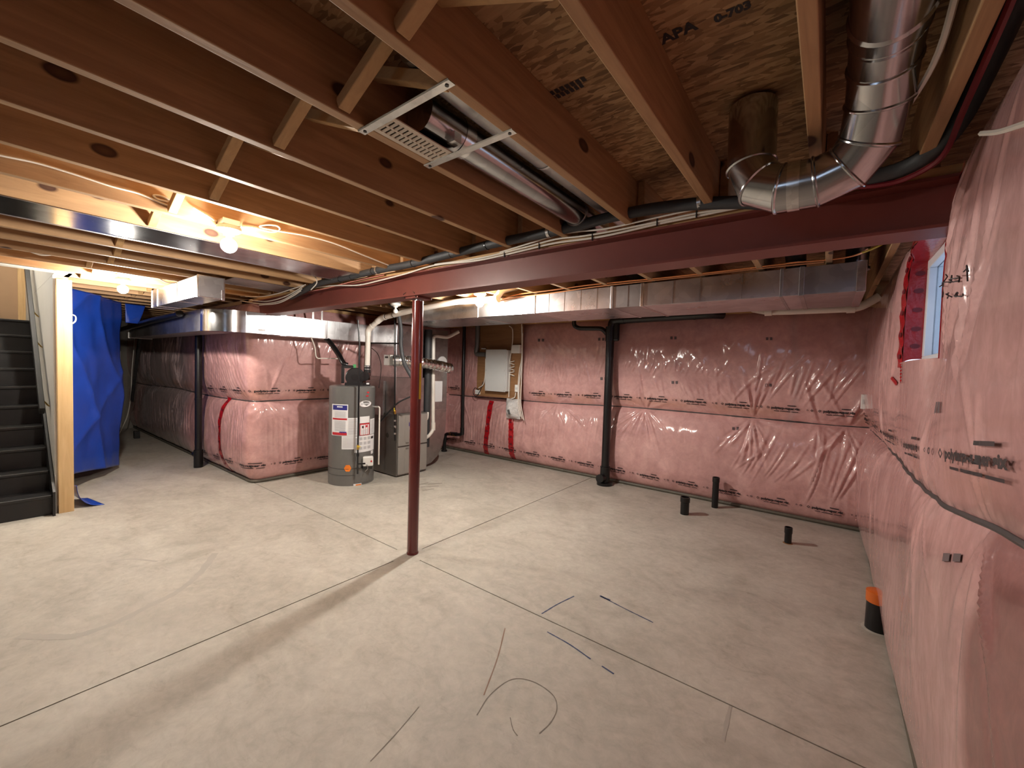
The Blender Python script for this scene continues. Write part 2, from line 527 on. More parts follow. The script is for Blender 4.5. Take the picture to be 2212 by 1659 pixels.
class PolyWall:
    """Insulation batts bulging behind a plastic sheet that is strapped at mid height."""

    def __init__(s, path, r, seed, pinch, zt=2.36, depth=0.115, hole=None, relax=None, seam0=1.085, seam_du=0.0, skip=1.0, combs=(), pinch_k=None):
        s.pinch_k = pinch_k
        s.combs = combs
        P = fillet([(x, y, 0) for x, y in path], r, 10) if r else [np.array((x, y, 0.0)) for x, y in path]
        P = np.array(P)[:, :2]
        seg = np.linalg.norm(np.diff(P, axis=0), axis=1)
        s.cum = np.concatenate([[0], np.cumsum(seg)])
        s.P, s.L = P, s.cum[-1]
        t = np.diff(P, axis=0) / seg[:, None]
        tn = np.vstack([t[:1], (t[:-1] + t[1:]) / 2, t[-1:]])
        tn /= np.linalg.norm(tn, axis=1)[:, None]
        s.Nn = np.stack([tn[:, 1], -tn[:, 0]], 1)
        s.seed, s.pinch, s.zt, s.depth, s.hole, s.relax = seed, pinch, zt, depth, hole, relax
        s.seam0, s.seam_du, s.wr = seam0, seam_du, skip

    def rays(s):
        """creases: (u, z, cos, sin, length, width, height, curvature), made once"""
        if not hasattr(s, '_rays'):
            R = random.Random(s.seed * 101)
            out = []
            for pu, amp, n, up in s.pinch:
                for _ in range(n):
                    a_ = math.pi * (0 if (R.random() < 0.42 and not up) else 1) + R.gauss(0.12, 0.62)
                    if up: a_ = R.uniform(-math.pi, math.pi)
                    out.append((pu + R.gauss(0, 0.012), float(s.seam(pu)) + up, math.cos(a_), math.sin(a_), R.uniform(0.16, 0.62), R.uniform(0.008, 0.019), amp * R.uniform(0.35, 1.0), R.gauss(0, 0.25)))
            for (u0, u1, zc, ln, ang, n, amp) in s.combs:
                for i in range(n):
                    a_ = ang + R.gauss(0, 0.13)
                    uu = u0 + (u1 - u0) * (i + R.uniform(-0.3, 0.3)) / n
                    L_ = ln * R.uniform(0.5, 1.25)
                    zz = zc + R.gauss(0, 0.03)
                    out.append((uu - math.sin(a_) * L_ / 2, zz - math.cos(a_) * L_ / 2, math.cos(a_), math.sin(a_), L_, R.uniform(0.007, 0.016), amp * R.uniform(0.4, 1.0), R.gauss(0, 0.15)))
            s._rays = out
        return s._rays

    def base(s, u):
        u = np.asarray(u, float)
        p = np.stack([np.interp(u, s.cum, s.P[:, k]) for k in (0, 1)], -1)
        n = np.stack([np.interp(u, s.cum, s.Nn[:, k]) for k in (0, 1)], -1)
        n /= np.linalg.norm(n, axis=-1, keepdims=True)
        return p, n

    def seam(s, u):
        u = np.asarray(u, float)
        return s.seam0 + s.seam_du * u + 0.012 * np.sin(u * 1.7 + s.seed) + 0.012 * vnoise(u * 1.1, 0.3, s.seed)

    def d(s, u, z):
        u, z = np.broadcast_arrays(np.asarray(u, float), np.asarray(z, float))
        zs, zb, sd = s.seam(u), 0.045, s.seed
        q = np.where(z < zs, (z - zb) / (zs - zb), (z - zs) / (s.zt - zs))
        q = np.clip(q, 0, 1)
        prof = (1 - np.abs(2 * q - 1) ** 3.2) ** 0.62
        if s.pinch_k is not None:
            prof = np.where(np.abs(z - zs) < 0.5, 1 - (1 - prof) * s.pinch_k(u), prof)
        D = s.depth * (1 + 0.22 * vnoise(u * 0.9, z * 1.1, sd) + 0.10 * vnoise(u * 2.3, z * 2.1, sd + 1))
        d = D * prof
        m = np.sqrt(np.clip(prof, 0, 1))
        w = np.zeros_like(d)
        uf, zf_, wf = u.ravel(), z.ravel(), w.reshape(-1)
        for (ru, rz, ca, sa, ln, sg, am, cv) in s.rays():
            near_ = np.nonzero((np.abs(uf - ru) < ln * 1.3 + 0.05) & (np.abs(zf_ - rz) < ln * 1.3 + 0.05))[0]
            if not len(near_): continue
            du, dz = uf[near_] - ru, zf_[near_] - rz
            al = du * sa + dz * ca
            pe = du * ca - dz * sa - cv * al * al
            sig = sg * (0.55 + 0.9 * np.clip(al / ln, 0, 1.3))
            wf[near_] += am * (np.exp(-(pe / sig) ** 2) - 0.45 * np.exp(-((pe - 1.9 * sig) / (1.2 * sig)) ** 2)) * np.clip(al / (0.22 * ln), 0, 1) * np.clip((1.15 - al / ln) / 0.5, 0, 1)
        w = wf.reshape(u.shape)
        wray = w; w = np.zeros_like(wray)
        # loose vertical pleats that come and go
        msk = np.clip(vnoise(u * 1.3, z * 1.6, sd + 5) * 1.6, 0, 1)
        ph = u * 46 + 5.0 * vnoise(u * 1.6, z * 0.9, sd + 7) + z * 3.0 * vnoise(u * 0.7, 0.5, sd + 8)
        w += 0.006 * msk * ((1 - np.abs(np.sin(ph))) ** 2 - 0.3)
        msk2 = np.clip(vnoise(u * 0.8, z * 2.2, sd + 15) * 1.5 - 0.1, 0, 1)
        ph2 = u * 30 + z * 26 + 4.0 * vnoise(u * 1.9, z * 1.9, sd + 17)
        w += 0.004 * msk2 * ((1 - np.abs(np.sin(ph2))) ** 2 - 0.3)
        w += 0.008 * vnoise(u * 5, z * 3.5, sd + 9) + 0.0035 * vnoise(u * 13, z * 8, sd + 10)
        w = w * s.wr + wray
        d = d + w * m
        # little ripples right at the strap
        d += 0.006 * np.exp(-((z - zs) / 0.05) ** 2) * vnoise(u * 16, z * 4, sd + 12)
        if s.relax is not None:
            d = d * s.relax(u, z)
        return d

    def surf(s, u, z, off=0.0):
        p, n = s.base(u)
        dd = s.d(u, z) + off
        u, z = np.broadcast_arrays(np.asarray(u, float), np.asarray(z, float))
        return np.stack([p[..., 0] + n[..., 0] * dd, p[..., 1] + n[..., 1] * dd, z], -1)

    def mesh(s, name, label, step, dz, grey=None, single=None):
        nu, nz = int(s.L / step) + 1, int(s.zt / dz) + 1
        U, Z = np.linspace(0, s.L, nu), np.linspace(0.0, s.zt, nz)
        if s.hole:
            (h0, h1, z0, z1) = s.hole
            for arr, a in ((U, h0), (U, h1), (Z, z0), (Z, z1)):
                arr[np.argmin(np.abs(arr - a))] = a
        UU, ZZ = np.meshgrid(U, Z, indexing='ij')
        V = s.surf(UU, ZZ).reshape(-1, 3)
        I, J = np.meshgrid(np.arange(nu - 1), np.arange(nz - 1), indexing='ij')
        keep = np.ones(I.shape, bool)
        if s.hole:
            uc, zc = (U[:-1] + U[1:])[:, None] / 2, (Z[:-1] + Z[1:])[None, :] / 2
            keep = ~((uc > h0) & (uc < h1) & (zc > z0) & (zc < z1))
        I, J = I[keep], J[keep]
        F = np.stack([I * nz + J, (I + 1) * nz + J, (I + 1) * nz + J + 1, I * nz + J + 1], 1)
        me = bpy.data.meshes.new(name)
        me.vertices.add(len(V)); me.vertices.foreach_set('co', V.astype(np.float32).ravel())
        me.loops.add(F.size); me.loops.foreach_set('vertex_index', F.astype(np.int32).ravel())
        me.polygons.add(len(F)); me.polygons.foreach_set('loop_start', (np.arange(len(F)) * 4).astype(np.int32))
        me.polygons.foreach_set('use_smooth', np.ones(len(F), bool))
        me.update(calc_edges=True)
        zs = s.seam(UU)
        ga = np.zeros(UU.shape, np.float32) if grey is None else grey(UU, ZZ).astype(np.float32)
        a = me.attributes.new('grey', 'FLOAT', 'POINT'); a.data.foreach_set('value', ga.ravel())
        ed = np.clip(1 - np.abs(ZZ - zs - 0.09) / 0.11, 0, 1) * np.clip(0.5 + 1.5 * vnoise(UU * 3.0, ZZ * 2, s.seed + 20), 0, 1) * 0.42
        a = me.attributes.new('edge', 'FLOAT', 'POINT'); a.data.foreach_set('value', ed.astype(np.float32).ravel())
        # where the milky second layer of sheet is missing the batts look deep red
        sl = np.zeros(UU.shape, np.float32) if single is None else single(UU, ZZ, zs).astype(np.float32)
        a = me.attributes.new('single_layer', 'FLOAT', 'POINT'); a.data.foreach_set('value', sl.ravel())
        me.materials.append(M['poly'])
        o = bpy.data.objects.new(name, me)
        COL.objects.link(o)
        s.o = tag(o, label, 'wall', None, 'structure')
        # strap line at mid height and sealant at the floor
        mb = MB()
        uu = np.linspace(0.0, s.L, int(s.L / 0.04))
        mb.tube(s.surf(uu, s.seam(uu), 0.006), 0.009 if s.wr < 0.5 else 0.013, 6)
        mb.build('seam_strap', 'seam', o, label='dark strap line pinching the plastic at mid height', smooth=True)
        mb = MB()
        p, n = s.base(uu)
        mb.tube([(p[i, 0] + n[i, 0] * 0.012, p[i, 1] + n[i, 1] * 0.012, 0.022) for i in range(len(uu))], 0.022, 6)
        mb.build('bottom_sealant', 'sealant', o, label='grey sealant bead along the floor', smooth=True)
        return o

    def ribbon(s, name, pts, width, mat, off=0.006, label=None, n=40, jag=0.0):
        """strip of tape laid on the wall along (u, z) points"""
        P = np.array(smooth_path([(a, b, 0) for a, b in pts], n // max(1, len(pts) - 1)))[:, :2]
        mb = MB(); vs = []
        for i, p in enumerate(P):
            t = P[min(i + 1, len(P) - 1)] - P[max(i - 1, 0)]
            t /= np.linalg.norm(t); nn = np.array((t[1], -t[0]))
            wv = width * (1 + jag * math.sin(i * 1.7))
            row = [s.surf(*(p + nn * wv * k), off + (0.003 * math.sin(i * 0.9 + k * 5))) for k in (-0.5, -0.17, 0.17, 0.5)]
            vs += row
        fs = [(i * 4 + k, i * 4 + k + 1, i * 4 + k + 5, i * 4 + k + 4) for i in range(len(P) - 1) for k in range(3)]
        mb._add(vs, fs)
        o = mb.build(name, mat, s.o, label=label, smooth=True, fix=False)
        if width > 0.05:
            lg = MB()
            step = max(3, int(len(P) * 0.13 / (np.linalg.norm(np.diff(P, axis=0), axis=1).sum() + 1e-6)))
            for i in range(step // 2, len(P) - 2, step):
                t = P[i + 1] - P[i]; t /= np.linalg.norm(t); nn = np.array((t[1], -t[0]))
                rg = [P[i] + t * 0.016 * math.cos(a_) + nn * width * 0.30 * math.sin(a_) for a_ in np.linspace(0, 2 * math.pi, 9)[:-1]]
                lg._add([s.surf(q[0], q[1], off + 0.006) for q in rg], [tuple(range(8))])
            lg.build('tape_print', 'red_pipe', o, label='dark emblem printed on the tape', fix=False)
        return o

    def strokes(s, name, lines, r, mat, off=0.004, label=None):
        mb = MB()
        for ln in lines:
            A = np.array(ln, float)
            B = [A[0]]
            for i in range(1, len(A)):
                k = max(1, int(np.linalg.norm(A[i] - A[i - 1]) / 0.012))
                B += [A[i - 1] + (A[i] - A[i - 1]) * j / k for j in range(1, k + 1)]
            mb.tube([s.surf(p[0], p[1], off) for p in B], r, 5)
        return mb.build(name, mat, s.o, label=label, smooth=True)


def text_mesh(txt, size, bold=0.0):
    cu = bpy.data.curves.new('txt', 'FONT')
    cu.body = txt; cu.size = size; cu.resolution_u = 2; cu.offset = bold
    o = bpy.data.objects.new('txt', cu); COL.objects.link(o)
    dg = bpy.context.evaluated_depsgraph_get()
    me = bpy.data.meshes.new_from_object(o.evaluated_get(dg))
    V = [tuple(v.co) for v in me.vertices]; F = [tuple(p.vertices) for p in me.polygons]
    COL.objects.unlink(o); bpy.data.objects.remove(o); bpy.data.curves.remove(cu); bpy.data.meshes.remove(me)
    return V, F


TXT_A = text_mesh('polytarp-super six', 0.040, 0.0024)


def print_row(wall, u0, u1, zf, scale=1.0, period=0.66, skip=(), stretch=1.0):
    """the maker's line printed over and over along the sheet"""
    mb = MB()
    u = u0
    V, F = TXT_A
    while u < u1:
        if not any(a < u + 0.25 * scale < b_ for a, b_ in skip):
            def put(vs, fs, du, dz):
                A = np.array([(u + (du + x) * scale * stretch, (dz + y) * scale) for x, y in vs])
                mb._add(wall.surf(A[:, 0], zf(A[:, 0]) + A[:, 1], 0.010), fs)
            put([(x, y) for x, y, _ in V], F, 0.0, 0.0)
            # lines of smaller print, too small to read
            for a, b_, dz, hh in ((0.03, 0.085, -0.030, 0.008), (0.095, 0.20, -0.030, 0.009), (0.215, 0.285, -0.030, 0.008), (0.17, 0.255, 0.044, 0.011)):
                k = 6
                xs = [a + (b_ - a) * i / k for i in range(k + 1)]
                put([(x, y) for x in xs for y in (dz, dz + hh)], [(2 * i, 2 * i + 2, 2 * i + 3, 2 * i + 1) for i in range(k)], 0, 0)
            # diamond, small mark and ring between the lines of print
            for cx, rr, nn in ((-0.035, 0.017, 4), (0.42, 0.013, 10), (0.375, 0.010, 4)):
                
                ring = [(cx + q * math.cos(2 * math.pi * i / nn), 0.012 + q * math.sin(2 * math.pi * i / nn)) for q in (rr, rr * 0.55) for i in range(nn)]
                put(ring, [(i, (i + 1) % nn, nn + (i + 1) % nn, nn + i) for i in range(nn)], 0, 0)
        u += period * scale * stretch
    return mb.build('printed_lettering', 'ink', wall.o, label='dark printing on the plastic sheet', fix=False)


# far wall: u runs from x=-6.0 to x=0.55
far = PolyWall([(-6.0, 5.64), (0.55, 5.64)], 0, 1,
               [(0.6, 0.016, 8, 0.0), (1.72, 0.016, 10, 0.0), (2.62, 0.015, 14, 0.0), (4.02, 0.019, 26, 0.0), (5.32, 0.022, 24, 0.0), (5.95, 0.018, 12, 0.0), (6.18, 0.022, 16, 0.0)],
               combs=((2.0, 3.4, 1.60, 0.5, 0.05, 26, 0.011), (3.75, 5.1, 1.66, 0.13, 0.25, 20, 0.013), (4.2, 5.2, 1.38, 0.3, -0.35, 14, 0.009), (5.25, 6.25, 1.55, 0.6, 0.35, 14, 0.017), (5.2, 5.9, 0.62, 0.62, 0.55, 10, 0.018), (5.95, 6.3, 0.6, 0.7, 0.25, 6, 0.022), (2.2, 3.4, 0.65, 0.45, 0.1, 16, 0.010), (0.2, 1.4, 0.6, 0.6, 0.0, 16, 0.011), (0.3, 1.3, 1.7, 0.6, 0.0, 14, 0.010), (1.3, 2.1, 0.65, 0.5, 0.1, 10, 0.009)),
               seam0=1.045, seam_du=0.010)
far.mesh('wall_far', 'long far wall of pink insulation behind clear plastic with a mid-height strap', 0.0125, 0.0125,
         grey=lambda u, z: 0.30 * np.exp(-((u - 5.70 - 0.03 * np.sin(z * 5)) / 0.035) ** 2) * np.clip((z - 1.0) / 0.1, 0, 1))
print_row(far, 0.25, 6.2, lambda u: far.seam(u) + 0.135, 0.9, 0.53, skip=((0.9, 1.95),))
print_row(far, 0.2, 6.2, lambda u: 0.195 + 0.02 * np.sin(u * 0.8), 0.9, 0.53, skip=((1.05, 1.3),))
tz = lambda x, y: (at(x, y, 'y', 5.53)[0] + 6.0, at(x, y, 'y', 5.53)[2])
far.ribbon('red_tape', [tz(1058, 866), tz(1053, 925), tz(1044, 984)], 0.105, 'tape', label='narrow red tape strip nearest the furnace corner', jag=0.06)
far.ribbon('red_tape', [tz(1105, 905), tz(1105, 950), tz(1104, 994)], 0.105, 'tape', label='red tape strip running down from the bagged box', jag=0.06)
for (cx, cy) in ((1300, 733), (1455, 730), (1662, 732), (1304, 818), (1458, 826), (1660, 832), (1588, 926), (1170, 735)):
    mb = MB()
    for k in (-1, 0.25):
        q = [tz(cx + 7 * k, cy - 3), tz(cx + 7 * k + 5, cy - 3), tz(cx + 7 * k + 5, cy + 3), tz(cx + 7 * k, cy + 3)]
        mb._add([far.surf(a, b_, 0.006) for a, b_ in q], [(0, 1, 2, 3)])
    mb.build('grey_stamp', 'ink_pale', far.o, label='faded dark stamp on the batt', fix=False)
# right wall: u runs from y=5.7 towards the camera
WX = 0.385
WY0, WY1, WZ0, WZ1 = 2.34, 3.34, 1.695, 2.285


def relax_right(u, z):
    y = 5.75 - u
    k = 1 - 0.62 * np.exp(-((y - 3.30) / 0.16) ** 2) * np.clip((z - 1.35) / 0.3, 0, 1)
    k = k * (1 - 0.5 * np.clip((0.6 - y) / 0.6, 0, 1))
    k = k * (1 - 0.55 * np.exp(-((y - 2.30) / 0.24) ** 2) * np.clip((z - 1.35) / 0.3, 0, 1))
    return k


right = PolyWall([(WX, 5.75), (WX, -3.2)], 0, 4,
                 [(0.35, 0.014, 10, 0.0), (1.9, 0.014, 10, 0.0), (3.55, 0.010, 8, 0.0), (4.3, 0.010, 8, 0.0)],
                 combs=((3.5, 4.3, 1.85, 0.55, 0.5, 9, 0.016), (3.3, 3.9, 2.12, 0.35, 0.7, 6, 0.018), (1.9, 2.35, 1.75, 0.5, 0.1, 7, 0.010), (0.2, 0.9, 0.6, 0.5, 0.0, 8, 0.010)), skip=0.22, depth=0.092, pinch_k=lambda u: 1 - 0.55 * np.clip((u - 1.5) / 1.5, 0, 1),
                 zt=2.44, hole=(5.75 - WY1, 5.75 - WY0, WZ0, WZ1), relax=relax_right, seam0=1.10, seam_du=0.0)
right.seam = lambda u: np.interp(u, (0, 0.5, 2.6, 3.1, 3.5, 3.9, 4.3, 4.7, 5.2, 9.0), (1.075, 1.085, 1.140, 1.155, 1.172, 1.205, 1.262, 1.30, 1.33, 1.33))
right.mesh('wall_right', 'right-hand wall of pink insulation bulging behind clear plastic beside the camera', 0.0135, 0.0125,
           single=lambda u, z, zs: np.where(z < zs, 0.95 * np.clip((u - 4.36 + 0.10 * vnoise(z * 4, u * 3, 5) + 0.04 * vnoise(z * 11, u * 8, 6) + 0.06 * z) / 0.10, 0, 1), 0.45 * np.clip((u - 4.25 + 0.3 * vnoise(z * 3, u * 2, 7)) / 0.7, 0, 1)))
print_row(right, 0.05, 5.2, lambda u: np.interp(u, (0, 0.5, 2.2, 3.0, 3.9, 4.6, 5.5, 9), (1.18, 1.19, 1.235, 1.275, 1.362, 1.44, 1.49, 1.5)), 1.0, 0.56, stretch=1.75)
hw = lambda x, y: (5.75 - at(x, y, 'x', 0.30)[1], at(x, y, 'x', 0.30)[2])
right.strokes('handwriting', [
    [hw(2041, 642), hw(2040, 612)], [hw(2034, 620), hw(2040, 610), hw(2047, 618)],
    [hw(2052, 592), hw(2055, 608), hw(2066, 610), hw(2070, 594), hw(2070, 610)],
    [hw(2082, 598), hw(2074, 602), hw(2076, 608), hw(2083, 604), hw(2084, 608)],
    [hw(2088, 608), hw(2086, 598), hw(2093, 594)],
    [hw(2107, 606), hw(2105, 574)], [hw(2096, 586), hw(2104, 572), hw(2109, 585)],
    [hw(2062, 632), hw(2054, 634), hw(2064, 638), hw(2056, 644)], [hw(2068, 634), hw(2070, 641)],
    [hw(2080, 632), hw(2074, 640), hw(2082, 640), hw(2082, 630), hw(2090, 640), hw(2096, 634)]], 0.0019, 'ink', off=0.011, label='black marker handwriting with an upward arrow')
for (cx, cy, w_, h_) in ((2026, 880, 10, 12), (2060, 1205, 16, 9)):
    q = [hw(cx - w_, cy - h_), hw(cx - w_ * .2, cy - h_), hw(cx - w_ * .2, cy + h_), hw(cx - w_, cy + h_)]
    q2 = [hw(cx + w_ * .2, cy - h_), hw(cx + w_, cy - h_), hw(cx + w_, cy + h_), hw(cx + w_ * .2, cy + h_)]
    mb = MB()
    for qq in (q, q2):
        mb._add([right.surf(a, b_, 0.004) for a, b_ in qq], [(0, 1, 2, 3)])
    mb.build('grey_stamp', 'ink_pale', right.o, label='faded grey stamp on the batt', fix=False)
# jog wall: along y=2.2 from the far left, round the corner, then away along x=-5.88
jog = PolyWall([(-12.4, 2.20), (-5.88, 2.20), (-5.88, 5.7)], 0.10, 9,
               [(2.0, 0.016, 10, 0.0), (3.6, 0.020, 14, 0.0), (5.1, 0.012, 8, 0.0), (6.62, 0.014, 8, 0.0), (7.6, 0.014, 12, 0.0), (8.6, 0.014, 10, 0.0)],
               combs=((1.2, 2.0, 1.6, 0.8, 0.1, 12, 0.016), (2.8, 3.8, 1.75, 0.5, 0.35, 14, 0.020), (4.9, 6.3, 1.65, 0.28, -0.6, 20, 0.012), (6.9, 8.4, 1.78, 0.35, 0.35, 20, 0.012), (7.6, 8.6, 0.6, 0.7, 0.1, 12, 0.014), (2.2, 4.4, 0.55, 0.6, 0.0, 20, 0.012)),
               seam0=1.04, seam_du=0.004, zt=2.36)
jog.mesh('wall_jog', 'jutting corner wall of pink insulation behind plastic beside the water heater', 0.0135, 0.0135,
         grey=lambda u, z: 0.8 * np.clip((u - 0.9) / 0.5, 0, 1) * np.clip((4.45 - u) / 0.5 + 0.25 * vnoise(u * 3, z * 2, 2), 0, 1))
print_row(jog, 4.6, 9.8, lambda u: jog.seam(u) + 0.125, 0.9, 0.53)
print_row(jog, 4.9, 9.8, lambda u: 0.20 + 0.03 * np.sin(u * 1.2), 0.9, 0.53)
jt = lambda x, y: (at(x, y, 'y', 2.09)[0] + 12.4, at(x, y, 'y', 2.09)[2])
jog.ribbon('red_tape', [jt(481, 858), jt(474, 915), jt(476, 970), jt(486, 1022)], 0.10, 'tape', label='red tape strip curving down the corner bulge', jag=0.06)
# walls outside the frame keep the room closed
MB().box((-12.6, -3.4, 0), (-12.4, 2.4, 2.62)).build('wall_left', 'foundation', label='bare grey foundation wall at the far left end', cat='wall', kind='structure')
mb = MB()
QX0, QX1, QZ0, QZ1 = -1.75, -0.55, 1.55, 2.25
for a, b_ in (((-12.6, 0), (QX0, 2.62)), ((QX1, 0), (0.6, 2.62)), ((QX0, 0), (QX1, QZ0)), ((QX0, QZ1), (QX1, 2.62))):
    mb.box((a[0], -3.4, a[1]), (b_[0], -3.2, b_[1]))
mb.build('wall_back', 'foundation', label='grey foundation wall behind the camera', cat='wall', kind='structure')
w2 = thing('window_2', 'basement window in the wall behind the camera', 'window', ((QX0 + QX1) / 2, -3.35, QZ0), kind='structure')
mb = MB()
for a, b_ in (((QX0, QZ0), (QX1, QZ0 + .05)), ((QX0, QZ1 - .05), (QX1, QZ1)), ((QX0, QZ0 + .05), (QX0 + .05, QZ1 - .05)), ((QX1 - .05, QZ0 + .05), (QX1, QZ1 - .05)), ((-1.175, QZ0 + .05), (-1.125, QZ1 - .05))):
    mb.box((a[0], -3.38, a[1]), (b_[0], -3.32, b_[1]))
mb.build('window_frame', 'frame', w2)
for a, b_ in ((QX0 + .05, -1.175), (-1.125, QX1 - .05)):
    MB().box((a, -3.355, QZ0 + .05), (b_, -3.349, QZ1 - .05)).build('pane', 'glass', w2)

# ------------------------------------------------------------------ window in the right wall
FXW = 0.435
win = thing('window_1', 'small basement window with white frame recessed in the right wall', 'window', (FXW, (WY0 + WY1) / 2, WZ0), kind='structure')
mb = MB()
for a, b_ in (((WY0 - .02, WZ0 - .02), (WY1 + .02, WZ0 + .045)), ((WY0 - .02, WZ1 - .045), (WY1 + .02, WZ1 + .02)), ((WY0 - .02, WZ0 + .045), (WY0 + .05, WZ1 - .045)), ((WY1 - .05, WZ0 + .045), (WY1 + .02, WZ1 - .045))):
    mb.box((FXW - 0.012, a[0], a[1]), (FXW + 0.06, b_[0], b_[1]))
mb.box((FXW + 0.0, 2.81, WZ0 + .045), (FXW + 0.04, 2.87, WZ1 - .045))
mb.build('window_frame', 'frame', win, bevel=0.004)
MB().box((FXW + 0.02, WY0 + .05, WZ0 + .045), (FXW + 0.026, 2.81, WZ1 - .045)).build('pane', 'glass_dimmed', win)
MB().box((FXW + 0.02, 2.87, WZ0 + .045), (FXW + 0.026, WY1 - .05, WZ1 - .045)).build('pane', 'glass_dimmed', win)


def reveal(name, pts_uz, mat, label=None, x1=FXW - 0.01, inset=0.0):
    mb = MB(); vs = []
    for u, z in pts_uz:
        p = right.surf(u, z, 0.004)
        for k in range(4):
            t = k / 3
            vs.append((p[0] + (x1 - p[0]) * t, p[1] + inset * t, p[2] + 0.004 * math.sin(9 * u + 7 * z + k)))
    n = len(pts_uz)
    mb._add(vs, [(i * 4 + k, i * 4 + k + 1, i * 4 + k + 5, i * 4 + k + 4) for i in range(n - 1) for k in range(3)])
    return mb.build(name, mat, win, label=label, smooth=True, fix=False)


lin = lambda a, b_, n=24: [tuple(np.array(a) + (np.array(b_) - np.array(a)) * i / n) for i in range(n + 1)]
uF, uN = 5.75 - WY1, 5.75 - WY0
reveal('jamb', lin((uF, WZ0), (uF, WZ1)), 'tape', 'far window jamb wrapped in wrinkled red tape')
reveal('jamb', lin((uN, WZ0), (uN, WZ1)), 'tape')
mb = MB()
for z in (1.80, 1.90, 2.01, 2.12, 2.22):
    xm = (float(right.surf(uF, z)[0]) + FXW) / 2
    mb._add([(xm + 0.022 * math.cos(a_), WY1 - 0.004, z + 0.014 * math.sin(a_)) for a_ in np.linspace(0, 2 * math.pi, 11)[:-1]], [tuple(range(10))])
mb.build('tape_print', 'red_pipe', win, label='dark emblems printed on the jamb tape', fix=False)
reveal('sill', lin((uF, WZ0), (uN, WZ0)), 'frame', 'white window sill')
reveal('head', lin((uF, WZ1), (uN, WZ1)), 'tape')
# tape over the sheet around the opening
right.ribbon('red_tape', [(uF - 0.035, WZ0 - 0.02), (uF - 0.035, 2.0), (uF - 0.035, WZ1 + 0.03)], 0.055, 'tape', label='red tape down the far side of the window', jag=0.1)
right.ribbon('red_tape', [(uF - 0.05, WZ1 + 0.03), (uF + 0.4, WZ1 + 0.03), (uN + 0.35, WZ1 + 0.02)], 0.06, 'tape', label='red tape along the top of the window to the beam', jag=0.1)
right.ribbon('red_tape', [(uN - 0.62, WZ0 - 0.01), (uN - 0.60, WZ0 - 0.11)], 0.022, 'tape', label='short red tape tail under the window')
right.ribbon('red_tape', [(uF - 0.12, WZ0 - 0.08), (uF - 0.03, WZ0 - 0.12)], 0.022, 'tape', label='tiny scrap of red tape below the window corner')

# ------------------------------------------------------------------ floor
floor = MB().box((-12.6, -3.4, -0.14), (0.7, 6.0, -0.08)).build('floor', 'dark', label='bare beige concrete slab with saw-cut joints', cat='floor', kind='structure')
JX, JY, G = -2.745, 2.215, 0.0042
for x0, x1, y0, y1 in ((-12.6, JX - G, -3.4, JY - G), (JX + G, 0.7, -3.4, JY - G), (-12.6, JX - G, JY + G, 6.0), (JX + G, 0.7, JY + G, 6.0)):
    MB().box((x0, y0, -0.09), (x1, y1, 0.0)).build('slab', 'concrete', floor)
mb = MB()
mb.box((JX - 0.15, JY - 0.15, -0.05), (JX + 0.15, JY + 0.15, 0.0005))
mb.build('slab_patch', 'concrete', floor, label='unsawn square of concrete under the post')


def mark(name, pts, w_, mat, label, z=0.0009):
    mb = MB()
    P = smooth_path([(a, b_, z) for a, b_ in pts], 8) if len(pts) > 2 else [np.array((a, b_, z)) for a, b_ in pts]
    vs = []
    for i, p in enumerate(P):
        t = P[min(i + 1, len(P) - 1)] - P[max(i - 1, 0)]; t /= np.linalg.norm(t)
        nn = np.array((-t[1], t[0], 0)) * w_ * (0.6 + 0.4 * rnd.random())
        vs += [p - nn / 2, p + nn / 2]
    mb._add(vs, [(2 * i, 2 * i + 1, 2 * i + 3, 2 * i + 2) for i in range(len(P) - 1)])
    return mb.build(name, mat, floor, label=label, fix=False)


gz = lambda *pp: [at(x, y, 'z', 0.0)[:2] for x, y in pp]
mark('marker_line', gz((1170, 1326), (1205, 1305), (1240, 1288)), 0.011, 'bluemark', 'short blue marker line touching the joint')
mark('marker_line', gz((1298, 1288), (1350, 1315), (1411, 1345)), 0.010, 'bluemark', 'blue marker line with a smudged end')
mark('marker_smudge', gz((1296, 1287), (1306, 1292), (1318, 1297)), 0.022, 'bluemark', 'blue smudge at the end of a marker line')
mark('marker_line', gz((1182, 1365), (1230, 1392), (1276, 1424)), 0.010, 'bluemark', 'long dark marker line beside the joint')
mark('marker_line', gz((1300, 1439), (1326, 1456)), 0.011, 'bluemark', 'short dark dash on the concrete')
mark('rust_line', gz((1091, 1357), (1075, 1420), (1045, 1502)), 0.008, 'rust', 'thin rusty line on the concrete')
mark('scratch', gz((1030, 1545), (1060, 1500), (1105, 1468), (1150, 1472), (1193, 1500), (1203, 1530), (1190, 1560), (1165, 1585)), 0.006, 'scratch', 'looping scratch on the concrete')
mark('scratch', gz((1102, 1550), (1108, 1575), (1118, 1590)), 0.005, 'scratch', 'short curved scratch on the concrete')
mark('scratch', gz((905, 1527), (860, 1580), (800, 1645)), 0.005, 'scratch', 'straight scratch near the bottom of the floor')
mark('rust_line', gz((1578, 1525), (1570, 1560), (1562, 1600)), 0.02, 'stain', 'faint reddish stain beside the joint')

mark('damp_stain', gz((40, 1374), (110, 1376), (170, 1372), (250, 1345), (320, 1310), (380, 1280), (430, 1240), (465, 1195)), 0.06, 'stain', 'curved damp stain on the concrete', 0.0006)
mark('damp_stain', gz((230, 1214), (285, 1208), (340, 1213)), 0.03, 'stain', 'small dark streak on the concrete', 0.0006)
for a_, b2 in (((908, 1052), (948, 1050)), ((912, 1060), (938, 1056)), ((925, 1046), (955, 1044)), ((905, 1047), (925, 1043))):
    mark('scuff', gz(a_, b2), 0.02, 'scratch', 'dark scuff on the concrete beside the post')
